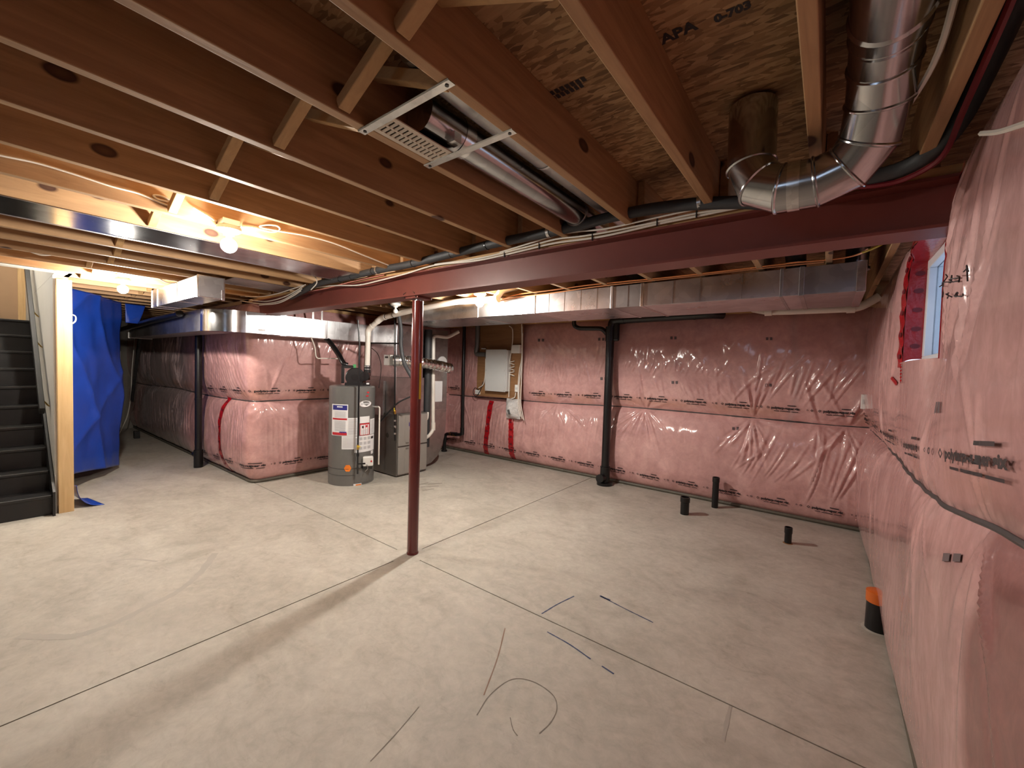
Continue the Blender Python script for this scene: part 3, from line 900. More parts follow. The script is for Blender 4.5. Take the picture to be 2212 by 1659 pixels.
# ------------------------------------------------------------------ ceiling: deck, joists, bridging
ZJ, ZD = 2.388, 2.623
mb = MB()
for x0, x1, y0, y1 in ((-12.6, -9.7, -3.4, 6.0), (-5.80, 0.75, -3.4, 6.0), (-9.7, -5.80, -3.4, -0.52), (-9.7, -5.80, 0.60, 6.0)):
    mb.box((x0, y0, ZD), (x1, y1, ZD + 0.018))
ceiling = mb.build('ceiling', 'osb', label='open joist ceiling with strand board subfloor above', cat='ceiling', kind='structure')
JW = 0.038
near = [0.216, -0.092, -0.497, -0.902, -1.297, -1.710, -2.120, -2.517, -2.940]
while near[-1] > -12.0:
    near.append(near[-1] - 0.4064)


def plank(name, p0, p1, mat, parent, label=None):
    """a board with its origin at one end, so that each has its own grain"""
    me = MB().box((0, 0, 0), tuple(b_ - a for a, b_ in zip(p0, p1))).build(name, mat, None, label, bevel=0.003)
    me.location = Vector(p0) - wl(parent)
    me.parent = parent
    return me


for x in near:
    y0 = 0.60 if -9.7 < x < -5.9 else -3.2
    plank('joist', (x, y0, ZJ), (x + JW, 2.30, ZD), 'joist', ceiling)
for x in near:
    if x > -6.0:
        plank('joist', (x + JW + 0.002, 2.19, ZJ), (x + 2 * JW + 0.002, 5.78, ZD), 'joist', ceiling)
plank('header', (-9.7, 0.56, ZJ), (-5.86, 0.60, ZD), 'plate', ceiling)
for a, b_ in (((-6.2, 5.78, ZJ), (0.62, 5.82, ZD)), ((0.56, -3.2, ZJ), (0.60, 5.82, ZD)), ((-12.5, 2.32, ZJ), (-5.95, 2.36, ZD)), ((-6.2, 2.30, ZJ), (-6.16, 5.8, ZD)), ((-12.5, -3.3, ZJ), (-12.46, 2.4, ZD)), ((-12.5, -3.24, ZJ), (0.6, -3.2, ZD))):
    plank('rim_board', a, b_, 'plate', ceiling)
# boxed-in sill space above the insulation
for a, b_ in (((-6.2, 5.60, 2.34), (0.62, 5.80, 2.385)), ((0.42, -3.2, 2.36), (0.60, 5.8, 2.385)), ((-12.5, 2.16, 2.34), (-5.95, 2.34, 2.385)), ((-6.18, 2.16, 2.34), (-5.84, 5.7, 2.385))):
    plank('sill_plate', a, b_, 'plate', ceiling)
for i in range(len(near) - 1):
    xr, xl = near[i], near[i + 1] + JW          # bay between xl and xr
    if i == 0 or xr < -9.0: continue
    yb = 0.745 + 0.05 * math.sin(i * 2.3)
    if -9.7 < xr < -5.9: yb = 1.35
    for (za, zb, y) in ((ZJ + 0.022, ZD - 0.05, yb - 0.055), (ZD - 0.05, ZJ + 0.022, yb + 0.055)):
        m = MB().bar((0, 0, 0), (xr - xl - 0.004, 0, zb - za), 0.038, 0.040, (0, 1, 0)).build('bridging_strut', 'strut', None, bevel=0.003)
        m.location = (xl + 0.002, y, za); m.parent = ceiling
# stamped print on the subfloor
def deck_text(txt, size, p, q, mat, label):
    V, F = text_mesh(txt, size, 0.0022)
    p, q = np.array(p), np.array(q)
    t = (q - p) / np.linalg.norm(q - p); nn = np.array((-t[1], t[0], 0)) * -1
    mb = MB()
    mb._add([p + t * x + nn * (-y) * -1 for x, y, _ in V], F)
    return mb.build('stamped_print', mat, ceiling, label=label, fix=False)


zt_ = ZD - 0.0012
deck_text('APA', 0.055, at(1432, 96, 'z', zt_), at(1512, 60, 'z', zt_), 'ink', 'bold black letters stamped on the strand board')
deck_text('0-703', 0.04, at(1545, 50, 'z', zt_), at(1625, 15, 'z', zt_), 'ink', 'black number stamped on the strand board')
mb = MB()
for a, b_ in (((1168, 212), (1268, 168)), ((1175, 222), (1262, 182))):
    p, q = np.array(at(*a, 'z', zt_)), np.array(at(*b_, 'z', zt_))
    for k in range(9):
        c0, c1 = p + (q - p) * (k / 9), p + (q - p) * ((k + 0.72) / 9)
        o_ = np.array((0, 0.012, 0))
        mb.quad([c0 - o_, c1 - o_, c1 + o_, c0 + o_])
mb.build('stamped_print', 'ink', ceiling, label='two faded rows of small stamped print', fix=False)

# ------------------------------------------------------------------ steel beam and post
BY, BZ0, BZ1 = 2.245, 2.165, 2.352
bf, tf, tw = 0.0825, 0.012, 0.005
prof = [(BY - bf, BZ0), (BY + bf, BZ0), (BY + bf, BZ0 + tf), (BY + tw, BZ0 + tf), (BY + tw, BZ1 - tf), (BY + bf, BZ1 - tf), (BY + bf, BZ1), (BY - bf, BZ1), (BY - bf, BZ1 - tf), (BY - tw, BZ1 - tf), (BY - tw, BZ0 + tf), (BY - bf, BZ0 + tf)]
beam = thing('steel_beam', 'long red primed steel beam crossing the room under the joists', 'beam', (-2.8, BY, BZ0))
MB().prism(prof, -6.1, 0.47, 'x').build('beam_body', 'primer', beam)
MB().box((-6.1, BY - 0.07, BZ1), (0.40, BY + 0.07, ZJ)).build('nailer', 'plate', beam, label='thin lumber nailer on top of the beam')
PX, PY = -2.742, 2.258
post = thing('support_post', 'glossy dark red round steel post standing in the middle of the floor', 'post', (PX, PY, 0))
MB().lathe((PX, PY, 0), [(0.046, 0.0), (0.046, 2.135)], 32).build('shaft', 'post', post, smooth=True)
MB().lathe((PX, PY, 0), [(0.050, 0.0), (0.050, 0.012), (0.047, 0.016)], 32).build('base_ring', 'post', post, smooth=True)
MB().box((PX - 0.085, PY - 0.075, 2.148), (PX + 0.085, PY + 0.075, 2.164)).build('cap_plate', 'primer', post, bevel=0.002)
MB().lathe((PX, PY, 2.134), [(0.026, 0), (0.026, 0.016)], 20).build('screw_jack', 'steel', post, smooth=True)
for sx in (-1, 1):
    MB().tube(fillet([(PX + sx * 0.07, PY - 0.08, 2.15), (PX + sx * 0.07, PY - 0.095, 2.185), (PX + sx * 0.045, PY - 0.09, 2.195)], 0.01), 0.003, 6).build('bent_nail', 'blk', post, smooth=True)
mb = MB()
for k in range(8):
    a = -0.15 + k * 0.055
    mb._add([(PX + 0.0475 * math.cos(b_), PY + 0.0475 * math.sin(b_), z) for b_ in (a, a + 0.055) for z in (1.32, 1.62)], [(0, 2, 3, 1)])
mb.build('sticker', 'yellow', post, label='narrow yellow sticker down the side', fix=False)

# ------------------------------------------------------------------ lamps
def lamp(x, y, z, label, power, r=0.042, col=BULB_COL):
    t = thing('ceiling_lamp', label, 'lamp', (x, y, z), 'bare bulb lampholders')
    MB().lathe((x, y, z), [(0.056, 0.0), (0.064, -0.006), (0.064, -0.024), (0.052, -0.033), (0.030, -0.040), (0.026, -0.052), (0.02, -0.052)], 28).build('lampholder', 'white', t, smooth=True)
    zc = z - 0.052
    pr_ = [(0.012, 0.004)] + [(max(0.0125 if a < 0.5 else 0.0, r * math.sin(math.pi * a)), -0.018 - r + r * math.cos(math.pi * a)) for a in [0.12 + 0.88 * i / 12 for i in range(12)]] + [(0.002, -0.018 - 2 * r)]
    MB().lathe((x, y, zc), pr_, 24).build('bulb', 'bulb' if power else 'bulb_off', t, smooth=True)
    if power:
        ld = bpy.data.lights.new('bulb_light', 'POINT')
        ld.energy = power; ld.color = col; ld.shadow_soft_size = r + 0.002; ld.use_soft_falloff = False
        lo = bpy.data.objects.new('bulb_light', ld); COL.objects.link(lo)
        lo.parent = t; lo.location = (0, 0, -0.052 - 0.018 - r)
    MB().box((x - 0.045, y - 0.045, z), (x + 0.045, y + 0.045, z + 0.035)).build('junction_box', 'steel', t, bevel=0.003)
    return t


lamp(-2.845, 0.925, 2.386, 'glowing bare bulb under the joists nearest the camera', BULB_W * 0.66)
lamp(-5.66, 0.92, 2.386, 'glowing bare bulb in front of the blue tarp', BULB_W * 1.25)
lamp(-2.93, 3.23, 2.386, 'glowing bare bulb behind the steel beam beside the long duct', BULB_W * 1.6, col=(1.0, 0.95, 0.87))
lamp(-4.43, 3.29, 2.386, 'unlit white lampholder above the furnace behind the post', 0.0, 0.03)
lamp(-7.6, 0.0, 4.18, 'bare bulb lighting the stairwell', BULB_W * 0.8)

# ------------------------------------------------------------------ cables
def cable(name, pts, r, mat, label, cat='cable', group=None, n=6, sub=6):
    return MB().tube(smooth_path(pts, sub), r, n).build(name, mat, label=label, cat=cat, group=group, smooth=True)


px = lambda ax, v, *pp: [at(x, y, ax, v) for x, y in pp]
FX = -2.893
cable('electrical_cable', px('x', FX, (-60, 318), (0, 335), (80, 352), (160, 376), (240, 402), (300, 418), (342, 436), (366, 444), (372, 436), (350, 424), (332, 422), (340, 430), (362, 436)), 0.0055, 'cable', 'white cable with a loop on the joist left of the near bulb')
cable('electrical_cable', px('x', FX, (418, 449), (440, 462), (468, 478)), 0.005, 'cable', 'short white cable running into the near lampholder')
cable('electrical_cable', px('x', FX, (522, 490), (548, 492), (585, 501), (604, 497), (598, 488), (575, 486), (562, 491), (600, 499), (660, 509), (720, 525), (780, 549), (850, 577)), 0.0055, 'cable', 'white cable with a loop right of the near bulb')
cable('electrical_cable', px('x', -4.96, (-40, 516), (30, 526), (60, 541), (90, 551), (118, 549), (122, 542), (100, 541), (84, 534), (76, 528)), 0.006, 'cable', 'tangled white cable in the joists above the stairs')
cable('electrical_cable', [(-5.36, 1.12, 2.40), (-5.36, 1.2, 2.365), (-5.36, 1.26, 2.37), (-5.36, 1.3, 2.40)], 0.006, 'cable', 'white cable tail hanging beside the square duct end')
cable('electrical_cable', px('y', 2.148, (640, 630), (690, 620), (728, 617), (774, 616), (820, 606), (878, 591), (939, 573), (1023, 564), (1080, 553), (1139, 539), (1200, 525), (1300, 511), (1420, 484), (1500, 468), (1600, 448), (1660, 441)), 0.006, 'cable', 'longest white cable draped along the face of the steel beam')
cable('electrical_cable', px('y', 2.142, (939, 571), (1023, 560), (1080, 548), (1139, 533), (1200, 517), (1260, 510), (1330, 498), (1420, 479), (1520, 458), (1650, 441)), 0.005, 'cable', 'upper white cable tied to the longer one on the beam')
cable('electrical_cable', px('y', 2.136, (1080, 545), (1140, 527), (1200, 508), (1250, 500), (1310, 494), (1400, 474), (1500, 452)), 0.005, 'cable', 'short white cable just under the black insulated pipe')
cable('electrical_cable', px('y', 2.15, (650, 632), (700, 624), (730, 616), (780, 604), (830, 594)), 0.005, 'cable_pink', 'pink cable at the left end of the steel beam')
for lab, pts in (('second highest pale cable in the sagging bundle at the beam end', ((655, 618), (640, 628), (612, 642), (575, 651), (540, 648))),
                 ('pale cable reaching furthest left in the sagging bundle at the beam end', ((652, 624), (636, 634), (606, 650), (565, 656), (520, 650))),
                 ('lowest pale cable in the sagging bundle at the beam end', ((650, 628), (630, 641), (600, 655), (560, 659))),
                 ('highest pale cable in the sagging bundle at the beam end', ((660, 615), (632, 624), (596, 635), (560, 641), (520, 640)))):
    cable('electrical_cable', px('y', 2.05, *pts), 0.0055, 'cable', lab, group='bundle of cables at the beam end')
cable('electrical_cable', px('y', 2.02, (672, 626), (684, 612), (682, 600), (676, 596)), 0.005, 'cable', 'white cable loop sticking up at the end of the pipe')
cable('electrical_cable', [(0.190, -1.0, 2.58), (0.190, 0.9, 2.57), (0.19, 1.25, 2.52), (0.185, 1.5, 2.44), (0.15, 1.72, 2.42), (0.13, 1.9, 2.46)], 0.008, 'cable', 'white cable hanging beside the big round duct')
cable('electrical_cable', px('x', 0.30, (2120, 288), (2160, 284), (2212, 268), (2300, 240)), 0.007, 'cable', 'white cable along the top of the right wall')
cable('electrical_cable', px('x', -11.2, (292, 690), (290, 740), (285, 800), (283, 850), (276, 895), (262, 928), (254, 944)), 0.008, 'cable', 'white cord hanging in front of the upright freezer')
cable('electrical_cable', [at(157, 680, 'x', -6.16), at(163, 684, 'x', -6.2), at(163, 693, 'x', -6.2), at(157, 699, 'x', -6.16)], 0.006, 'cable', 'white cable loop poking out beside the stud')

# black insulated pipe along the beam
pipe = thing('insulated_pipe', 'black foam-covered pipe running along the top of the steel beam', 'pipe', (-2.0, 2.10, 2.42))
pts = px('y', 2.095, (628, 642), (660, 626), (690, 612), (760, 597), (820, 583), (880, 572), (960, 552), (1050, 530), (1120, 515), (1185, 502), (1250, 487), (1310, 471), (1380, 456), (1440, 447), (1510, 440), (1600, 437), (1700, 436))
pts += [(0.02, 2.10, 2.375), (0.13, 2.10, 2.372), (0.22, 2.06, 2.385), (0.285, 1.95, 2.42), (0.305, 1.7, 2.47), (0.31, 1.3, 2.52), (0.31, 0.2, 2.55), (0.31, -1.5, 2.55)]
MB().tube(smooth_path(pts, 4), 0.029, 12).build('foam_sleeve', 'foam', pipe, smooth=True)
for x, y, m_, w_ in ((1512, 438, 'steel', 0.018), (1186, 502, 'steel', 0.018), (816, 584, 'steel', 0.018), (760, 597, 'blk', 0.008), (806, 586, 'blk', 0.008), (893, 569, 'blk', 0.008), (975, 548, 'blk', 0.008), (1052, 530, 'blk', 0.008), (1350, 463, 'blk', 0.008), (735, 603, 'blk', 0.008)):
    c = np.array(at(x, y, 'y', 2.095))
    dx = np.array((0.99, 0, 0.06))
    MB().cyl(c - dx * w_ / 2, c + dx * w_ / 2, 0.032, 14).build('pipe_strap' if m_ == 'steel' else 'cable_tie', m_, pipe, smooth=True)
for x in (1280, 1165, 1090, 1420, 1505):
    y = {1280: 512, 1165: 531, 1090: 549, 1420: 480, 1505: 461}[x]
    c = np.array(at(x, y, 'y', 2.143))
    MB().box(c - (0.003, 0.006, 0.02), c + (0.003, 0.006, 0.02)).build('cable_tie', 'blk', pipe)
red_line = cable('red_plastic_pipe', [at(1840, 405, 'y', 2.11), at(1900, 400, 'y', 2.1), at(1960, 385, 'y', 2.08), (0.27, 2.0, 2.36), (0.275, 1.75, 2.39), (0.275, 1.4, 2.42), (0.27, 0.9, 2.46), (0.27, -1.0, 2.46)], 0.009, 'red_pipe', 'thin red plastic pipe curving up beside the black insulated pipe', 'pipe')

# ------------------------------------------------------------------ panned joist bays
for x0, x1, y0, y1, lab in ((-3.755, -3.307, -3.1, 2.14, 'shiny sheet metal closing one whole joist bay'), (-4.975, -4.53, 1.52, 2.12, 'dull sheet metal under the joists beside the square duct end')):
    t = thing('joist_panning', lab, 'sheet metal', ((x0 + x1) / 2, 0, ZJ), 'panned joist bays')
    MB().box((x0, y0, ZJ - 0.0035), (x1, y1, ZJ - 0.0015)).build('sheet', 'galv_shiny' if y0 < 0 else 'galv_dull', t)
    for x in (x0 + 0.004, x1 - 0.004):
        MB().box((x - 0.004, y0, ZJ - 0.006), (x + 0.004, y1, ZJ - 0.0035)).build('hemmed_edge', 'galv', t)

# ------------------------------------------------------------------ ceiling register on its two strips, round ducts in the bay
for y, lab in ((0.812, 'thin galvanized strip nailed across the joists nearest the camera'), (1.098, 'thin galvanized strip nailed across the joists further from the camera')):
    t = thing('hanger_strip', lab, 'metal strip', (-1.08, y, 2.386), 'metal strips across the joists')
    MB().prism([(y - 0.016, 2.3865), (y - 0.013, 2.383), (y + 0.013, 2.383), (y + 0.016, 2.3865)], -1.298, -0.862, 'x').build('strip', 'foil', t)
    for x in (-1.278, -0.882):
        MB().cyl((x, y, 2.381), (x, y, 2.384), 0.006, 10).build('nail_head', 'blk', t, smooth=True)
reg = thing('floor_register', 'cream slotted register resting on two metal strips in the ceiling', 'register', (-1.205, 0.96, 2.388))
RX0, RX1, RY0, RY1, RZ = -1.255, -1.140, 0.800, 1.112, 2.3875
mb = MB()
cols_ = [RX0 + 0.018, (RX0 + RX1) / 2 - 0.004, (RX0 + RX1) / 2 + 0.004, RX1 - 0.018]
mb.box((RX0, RY0, RZ), (cols_[0], RY1, RZ + 0.004)); mb.box((cols_[3], RY0, RZ), (RX1, RY1, RZ + 0.004))
mb.box((cols_[0], RY0, RZ), (cols_[3], RY0 + 0.025, RZ + 0.004)); mb.box((cols_[0], RY1 - 0.025, RZ), (cols_[3], RY1, RZ + 0.004))
mb.box((cols_[1], RY0 + 0.025, RZ), (cols_[2], RY1 - 0.025, RZ + 0.004))
mb.build('frame', 'grille', reg)
ns = 14
for k in range(ns):
    ya = RY0 + 0.025 + (RY1 - RY0 - 0.05) * (k + 0.5) / ns
    for a, b_ in ((cols_[0], cols_[1]), (cols_[2], cols_[3])):
        MB().bar((a, ya, RZ + 0.002), (b_, ya, RZ + 0.002), 0.0095, 0.004, (0, 0.5, 1)).build('slat', 'grille', reg)
MB().box((RX0 + 0.012, RY0 + 0.012, RZ + 0.006), (RX1 - 0.012, RY1 - 0.012, RZ + 0.012)).build('damper', 'dark', reg)
rd = thing('round_duct', 'slim galvanized round duct in the joist bay behind the register', 'duct', (-1.165, 1.7, 2.47))
MB().tube([(-1.165, 0.95, 2.478), (-1.165, 2.36, 2.478)], 0.066, 28).build('pipe', 'galv_shiny', rd, smooth=True)
MB().tube([(-1.165, 1.12, 2.478), (-1.165, 1.17, 2.478)], 0.0685, 28).build('tape_wrap', 'foil', rd, smooth=True)
MB().tube([(-1.165, 2.06, 2.478), (-1.165, 2.075, 2.478)], 0.070, 28).build('crimp_ring', 'steel', rd, smooth=True)
MB().box((-1.135, 1.05, 2.405), (-1.095, 1.085, 2.44)).build('tab', 'foil', rd)
rd2 = thing('round_duct', 'second round duct tucked higher in the same joist bay', 'duct', (-1.01, 1.5, 2.53))
MB().tube(smooth_path([(-1.01, 0.80, 2.56), (-1.01, 0.95, 2.54), (-1.01, 1.3, 2.535), (-1.01, 2.36, 2.535)], 5), 0.070, 26).build('pipe', 'galv_dull', rd2, smooth=True)
MB().tube([(-1.01, 1.50, 2.535), (-1.01, 1.512, 2.535)], 0.0735, 26).build('crimp_ring', 'galv', rd2, smooth=True)

# big round duct and its elbow at the upper right
bd = thing('round_duct', 'large shiny round duct with a segmented elbow under the right-hand joists', 'duct', (0.081, 1.5, 2.5))
R_ = 0.080
MB().tube([(0.081, -3.1, 2.505), (0.081, 1.44, 2.505)], R_ + 0.003, 36).build('pipe', 'galv_shiny', bd, smooth=True)
gor = [(0.081, 1.44, 2.505), (0.081, 1.55, 2.485), (0.080, 1.635, 2.425), (0.066, 1.70, 2.345), (0.018, 1.735, 2.285), (-0.065, 1.745, 2.262), (-0.165, 1.745, 2.262), (-0.232, 1.755, 2.298), (-0.265, 1.77, 2.375), (-0.270, 1.78, 2.60)]
GT = [np.array(gor[min(i + 1, len(gor) - 1)]) - np.array(gor[max(i - 1, 0)]) for i in range(len(gor))]
GT = [g / np.linalg.norm(g) for g in GT]
ga = np.array((1.0, 0, 0)); rings = []
for c, g in zip(gor, GT):
    ga = ga - g * (ga @ g); ga /= np.linalg.norm(ga); gb = np.cross(g, ga)
    rings.append((np.array(c), ga.copy(), gb))
ringv = lambda i, rr, sh=0.0: [rings[i][0] + GT[i] * sh + rr * (rings[i][1] * math.cos(2 * math.pi * k / 36) + rings[i][2] * math.sin(2 * math.pi * k / 36)) for k in range(36)]
rq = [(k, (k + 1) % 36, 36 + (k + 1) % 36, 36 + k) for k in range(36)]
for i in range(len(gor) - 1):
    MB()._add(ringv(i, R_) + ringv(i + 1, R_), rq).build('elbow_gore', 'galv_shiny', bd, smooth=True)
for i in range(len(gor) - 1):
    mb = MB()
    mb._add(ringv(i, R_, -0.006) + ringv(i, R_ + 0.005, -0.002), rq)
    mb._add(ringv(i, R_ + 0.005, -0.002) + ringv(i, R_ + 0.005, 0.002), rq)
    mb._add(ringv(i, R_ + 0.005, 0.002) + ringv(i, R_, 0.006), rq)
    mb.build('elbow_bead', 'galv_shiny', bd, smooth=True)
c0, c1 = np.array(gor[5]), np.array(gor[6])
MB().tube([c0 + (c1 - c0) * 0.42, c0 + (c1 - c0) * 0.78], R_ + 0.0015, 36, caps=False).build('foil_tape', 'foil', bd, smooth=True, label='wrinkled foil tape around the elbow')
MB().tube([(0.081, 1.36, 2.505), (0.081, 1.37, 2.505), (0.081, 1.38, 2.505)], [R_ + 0.003, R_ + 0.008, R_ + 0.003], 36).build('elbow_bead', 'galv_shiny', bd, smooth=True)

# ------------------------------------------------------------------ long supply duct
DY0, DY1, DZ0, DZ1 = 3.55, 4.28, 2.178, 2.372
duct = thing('supply_duct', 'long flat galvanized supply duct below the joists in front of the far wall', 'duct', (-2.4, 3.9, DZ0))
xs = [0.15, -0.18, -1.32, -1.60, -2.45, -3.25, -4.75]
for i in range(len(xs) - 1):
    MB().box((xs[i + 1], DY0, DZ0), (xs[i], DY1, DZ1)).build('duct_section', 'galv' if i % 2 else 'galv_dull', duct, bevel=0.002)
for x, w_, m_ in ((0.142, 0.05, 'foil'), (-0.18, 0.03, 'galv_dull'), (-1.32, 0.028, 'foil'), (-1.60, 0.024, 'galv'), (-2.45, 0.012, 'foil'), (-3.25, 0.012, 'foil'), (-0.30, 0.02, 'galv_dull')):
    MB().box((x - w_ / 2, DY0 - 0.007, DZ0 - 0.005), (x + w_ / 2, DY1 + 0.005, DZ1 + 0.004)).build('drive_cleat', m_, duct, bevel=0.002)
for x in (-0.55, -0.85, -1.06, -1.45, -1.75, -1.92, -2.10, -2.28, -2.68, -2.9):
    MB().box((x - 0.0022, DY0 - 0.0025, DZ0 + 0.004), (x + 0.0022, DY0 + 0.002, DZ1 - 0.004)).build('stiffening_rib', 'galv_dull', duct)
cop = [cable('copper_line', px('y', 3.50, (1085, 646), (1120, 636), (1190, 627), (1270, 616), (1370, 606), (1460, 597), (1600, 581), (1720, 567), (1800, 560), (1850, 551), (1875, 538)), 0.006, 'copper', 'upper copper line along the top edge of the supply duct', 'copper line'),
       cable('copper_line', px('y', 3.52, (1070, 652), (1120, 642), (1200, 632), (1290, 619), (1400, 607), (1500, 596), (1640, 580), (1780, 566)), 0.0055, 'copper_cable', 'lower orange-brown line along the top edge of the supply duct', 'cable')]
cable('yellow_cable', px('y', 3.50, (1862, 546), (1890, 535), (1912, 522), (1918, 505)), 0.008, 'yellow', 'yellow cable curling up at the end of the supply duct')
for x, y, lab in ((1845, 548, 'silver round takeoff above the right end of the supply duct'), (1712, 566, 'smaller round takeoff above the supply duct'), (1425, 592, 'round takeoff above the middle of the supply duct')):
    c = at(x, y - 6, 'y', 3.85)
    bays = [(near[i + 1] + 2 * JW + 0.002 + near[i] + JW + 0.002) / 2 for i in range(8)]
    c = (min(bays, key=lambda q_: abs(q_ - c[0])), 3.85, c[2])
    t = thing('duct_takeoff', lab, 'duct', (c[0], 3.8, DZ1), 'takeoffs on the supply duct')
    MB().tube(smooth_path([(c[0], 3.85, DZ1 - 0.0), (c[0], 3.82, DZ1 + 0.07), (c[0], 3.72, DZ1 + 0.13), (c[0], 3.5, DZ1 + 0.15), (c[0], 2.45, DZ1 + 0.15)], 4), 0.066, 20).build('pipe', 'galv', t, smooth=True)
    MB().tube([(c[0], 3.85, DZ1 + 0.001), (c[0], 3.85, DZ1 + 0.02)], 0.078, 20).build('collar', 'galv_dull', t, smooth=True)
# wooden block and vent boot at the right end of the duct
t = thing('plastic_vent_pipe', 'pale plastic pipe under the right end of the supply duct', 'pipe', at(1740, 668, 'y', 4.75))
MB().tube(fillet([at(1628, 668, 'y', 5.2), at(1660, 673, 'y', 4.85), at(1700, 672, 'y', 4.75), at(1856, 665, 'y', 4.75), at(1900, 640, 'y', 4.75)], 0.06), 0.036, 14).build('pipe', 'pvc', t, smooth=True)
for x, y in ((1660, 673), (1838, 666)):
    c = np.array(at(x, y, 'y', 4.75))
    MB().cyl(c - (0.03, 0, 0), c + (0.03, 0, 0), 0.042, 16).build('coupling', 'pvc', t, smooth=True)

# ------------------------------------------------------------------ return duct at the left
ret = thing('return_duct', 'galvanized return duct with a rounded elbow above the jutting corner', 'duct', (-5.6, 2.6, 1.93))
RZ0, RZ1 = 1.925, 2.175
ys = [1.95, 2.36, 3.05, 3.70]
for i in range(3):
    MB().box((-5.745, ys[i], RZ0), (-5.45, ys[i + 1], RZ1)).build('duct_section', 'galv_shiny' if i == 0 else 'galv', ret, bevel=0.002)
MB().box((-5.748, 2.33, RZ0 - 0.004), (-5.442, 2.40, RZ1 + 0.004)).build('foil_tape', 'foil', ret, label='wrinkled foil tape around the duct joint')
for y in (2.52, 2.66, 2.80, 2.94, 3.12, 3.26, 3.42):
    MB().box((-5.451, y - 0.002, RZ0 + 0.004), (-5.4475, y + 0.002, RZ1 - 0.004)).build('stiffening_rib', 'galv_dull', ret)
for y in (2.74, 2.86):
    MB().box((-5.449, y - 0.012, RZ1 - 0.03), (-5.444, y + 0.012, RZ1 + 0.12)).build('hanger_strap', 'foil', ret)
cx_, cy_ = -5.80, 1.95
arc = lambda r_, n=12: [(cx_ + r_ * math.cos(-math.pi / 2 * i / n), cy_ + r_ * math.sin(-math.pi / 2 * i / n)) for i in range(n + 1)]
MB().prism(arc(0.35) + arc(0.055)[::-1], RZ0, RZ1, 'z').build('elbow', 'galv_shiny', ret, smooth=True)
MB().box((-5.452, 2.08, 1.955), (-5.4485, 2.16, 1.985)).build('sticker', 'paper', ret)
MB().box((-9.4, 1.60, RZ0), (-5.80, 1.895, RZ1)).build('duct_section', 'galv_dull', ret, bevel=0.002)
MB().box((-9.43, 1.59, RZ0 - 0.01), (-9.40, 1.905, RZ1 + 0.01)).build('end_flange', 'white', ret)
ud = thing('square_duct', 'bright square galvanized duct end hanging below the joists by the far bulb', 'duct', (-5.5, 1.38, 2.19))
for a, b_, m_ in ((-4.70, -5.35, 'galv'), (-5.35, -6.35, 'galv')):
    MB().box((b_, 1.28, 2.185), (a, 1.49, 2.384)).build('duct_section', m_, ud, bevel=0.002)
MB().box((-4.702, 1.285, 2.19), (-4.697, 1.485, 2.382)).build('end_cap', 'galv_dull', ud)
for x in (-4.71, -5.35, -6.1, -6.34):
    MB().box((x - 0.012, 1.274, 2.18), (x + 0.012, 1.496, 2.387)).build('drive_cleat', 'foil', ud)
MB().box((-4.698, 1.468, 2.17), (-4.69, 1.492, 2.27)).build('hanger_strap', 'foil', ud)

# ------------------------------------------------------------------ black drain pipes on the left
def blackpipe(label, pts, r, extra=(), fil=0.07, loc=None, group=None):
    t = thing('drain_pipe', label, 'pipe', loc or pts[0], group)
    MB().tube(fillet(pts, fil), r, 18).build('pipe', 'abs', t, smooth=True)
    for p, q, rr in extra:
        MB().cyl(p, q, rr, 18).build('fitting', 'abs', t, smooth=True)
    return t


X1, Y1_ = -7.33, 2.005
t = blackpipe('black drain pipe standing at the left of the jutting corner', [(X1, Y1_, 0), (X1, Y1_, 1.98), (X1 - 0.2, 1.97, 2.1)], 0.045,
              [((X1, Y1_, 0), (X1, Y1_, 0.26), 0.058), ((X1 - 0.01, Y1_, 0.16), (X1 - 0.085, Y1_ - 0.03, 0.20), 0.042), ((X1, Y1_, 1.0), (X1, Y1_, 1.02), 0.049)])
MB().tube(fillet([(-6.35, 1.545, 2.15), (-7.6, 1.545, 2.12), (-9.6, 1.545, 2.06)], 0.05), 0.042, 14).build('drain_pipe', 'abs', label='black pipe slung along the front of the return duct', cat='pipe', smooth=True)
t = thing('black_board', 'dark board leaning against the insulation near the upright freezer', 'board', (-11.0, 1.93, 0.7))
MB().bar((-10.62, 1.98, 2.2), (-11.05, 1.92, 0.72), 0.11, 0.035, (0, 1, 0)).build('board', 'stair', t)
MB().box((-10.83, 1.9, 0), (-10.72, 1.98, 0.14)).build('foot', 'stair', t)

# ------------------------------------------------------------------ far wall plumbing
SX, SY = -2.435, 5.40
t = blackpipe('tall black drain stack against the far wall', [(SX, SY, 0), (SX, SY, 2.10), (SX + 0.02, SY, 2.30), (SX + 0.12, SY, 2.31), (-1.16, SY, 2.325), (-1.05, SY + 0.12, 2.33)], 0.056,
              [((SX, SY, 0), (SX, SY, 0.04), 0.11), ((SX, SY, 0.0), (SX, SY, 0.26), 0.068), ((SX, SY, 2.02), (SX, SY, 2.22), 0.068), ((SX + 0.14, SY, 2.311), (SX + 0.2, SY, 2.313), 0.062), ((-1.35, SY, 2.322), (-1.33, SY, 2.322), 0.06)], 0.06)
MB().cyl((SX - 0.01, SY - 0.04, 0.10), (SX - 0.015, SY - 0.14, 0.11), 0.058, 20).build('cleanout_cap', 'abs', t, smooth=True)
MB().box((SX + 0.045, SY - 0.03, 2.02), (SX + 0.13, SY + 0.03, 2.28)).build('wye_shoulder', 'abs', t, bevel=0.02)
MB().tube(fillet([(SX, SY, 2.06), (SX - 0.12, SY, 2.20), (SX - 0.5, SY, 2.215), (SX - 0.58, SY, 2.26), (SX - 0.58, SY, 2.34)], 0.06), 0.032, 14).build('branch_pipe', 'abs', t, smooth=True)
VX, VY = -5.22, 5.38
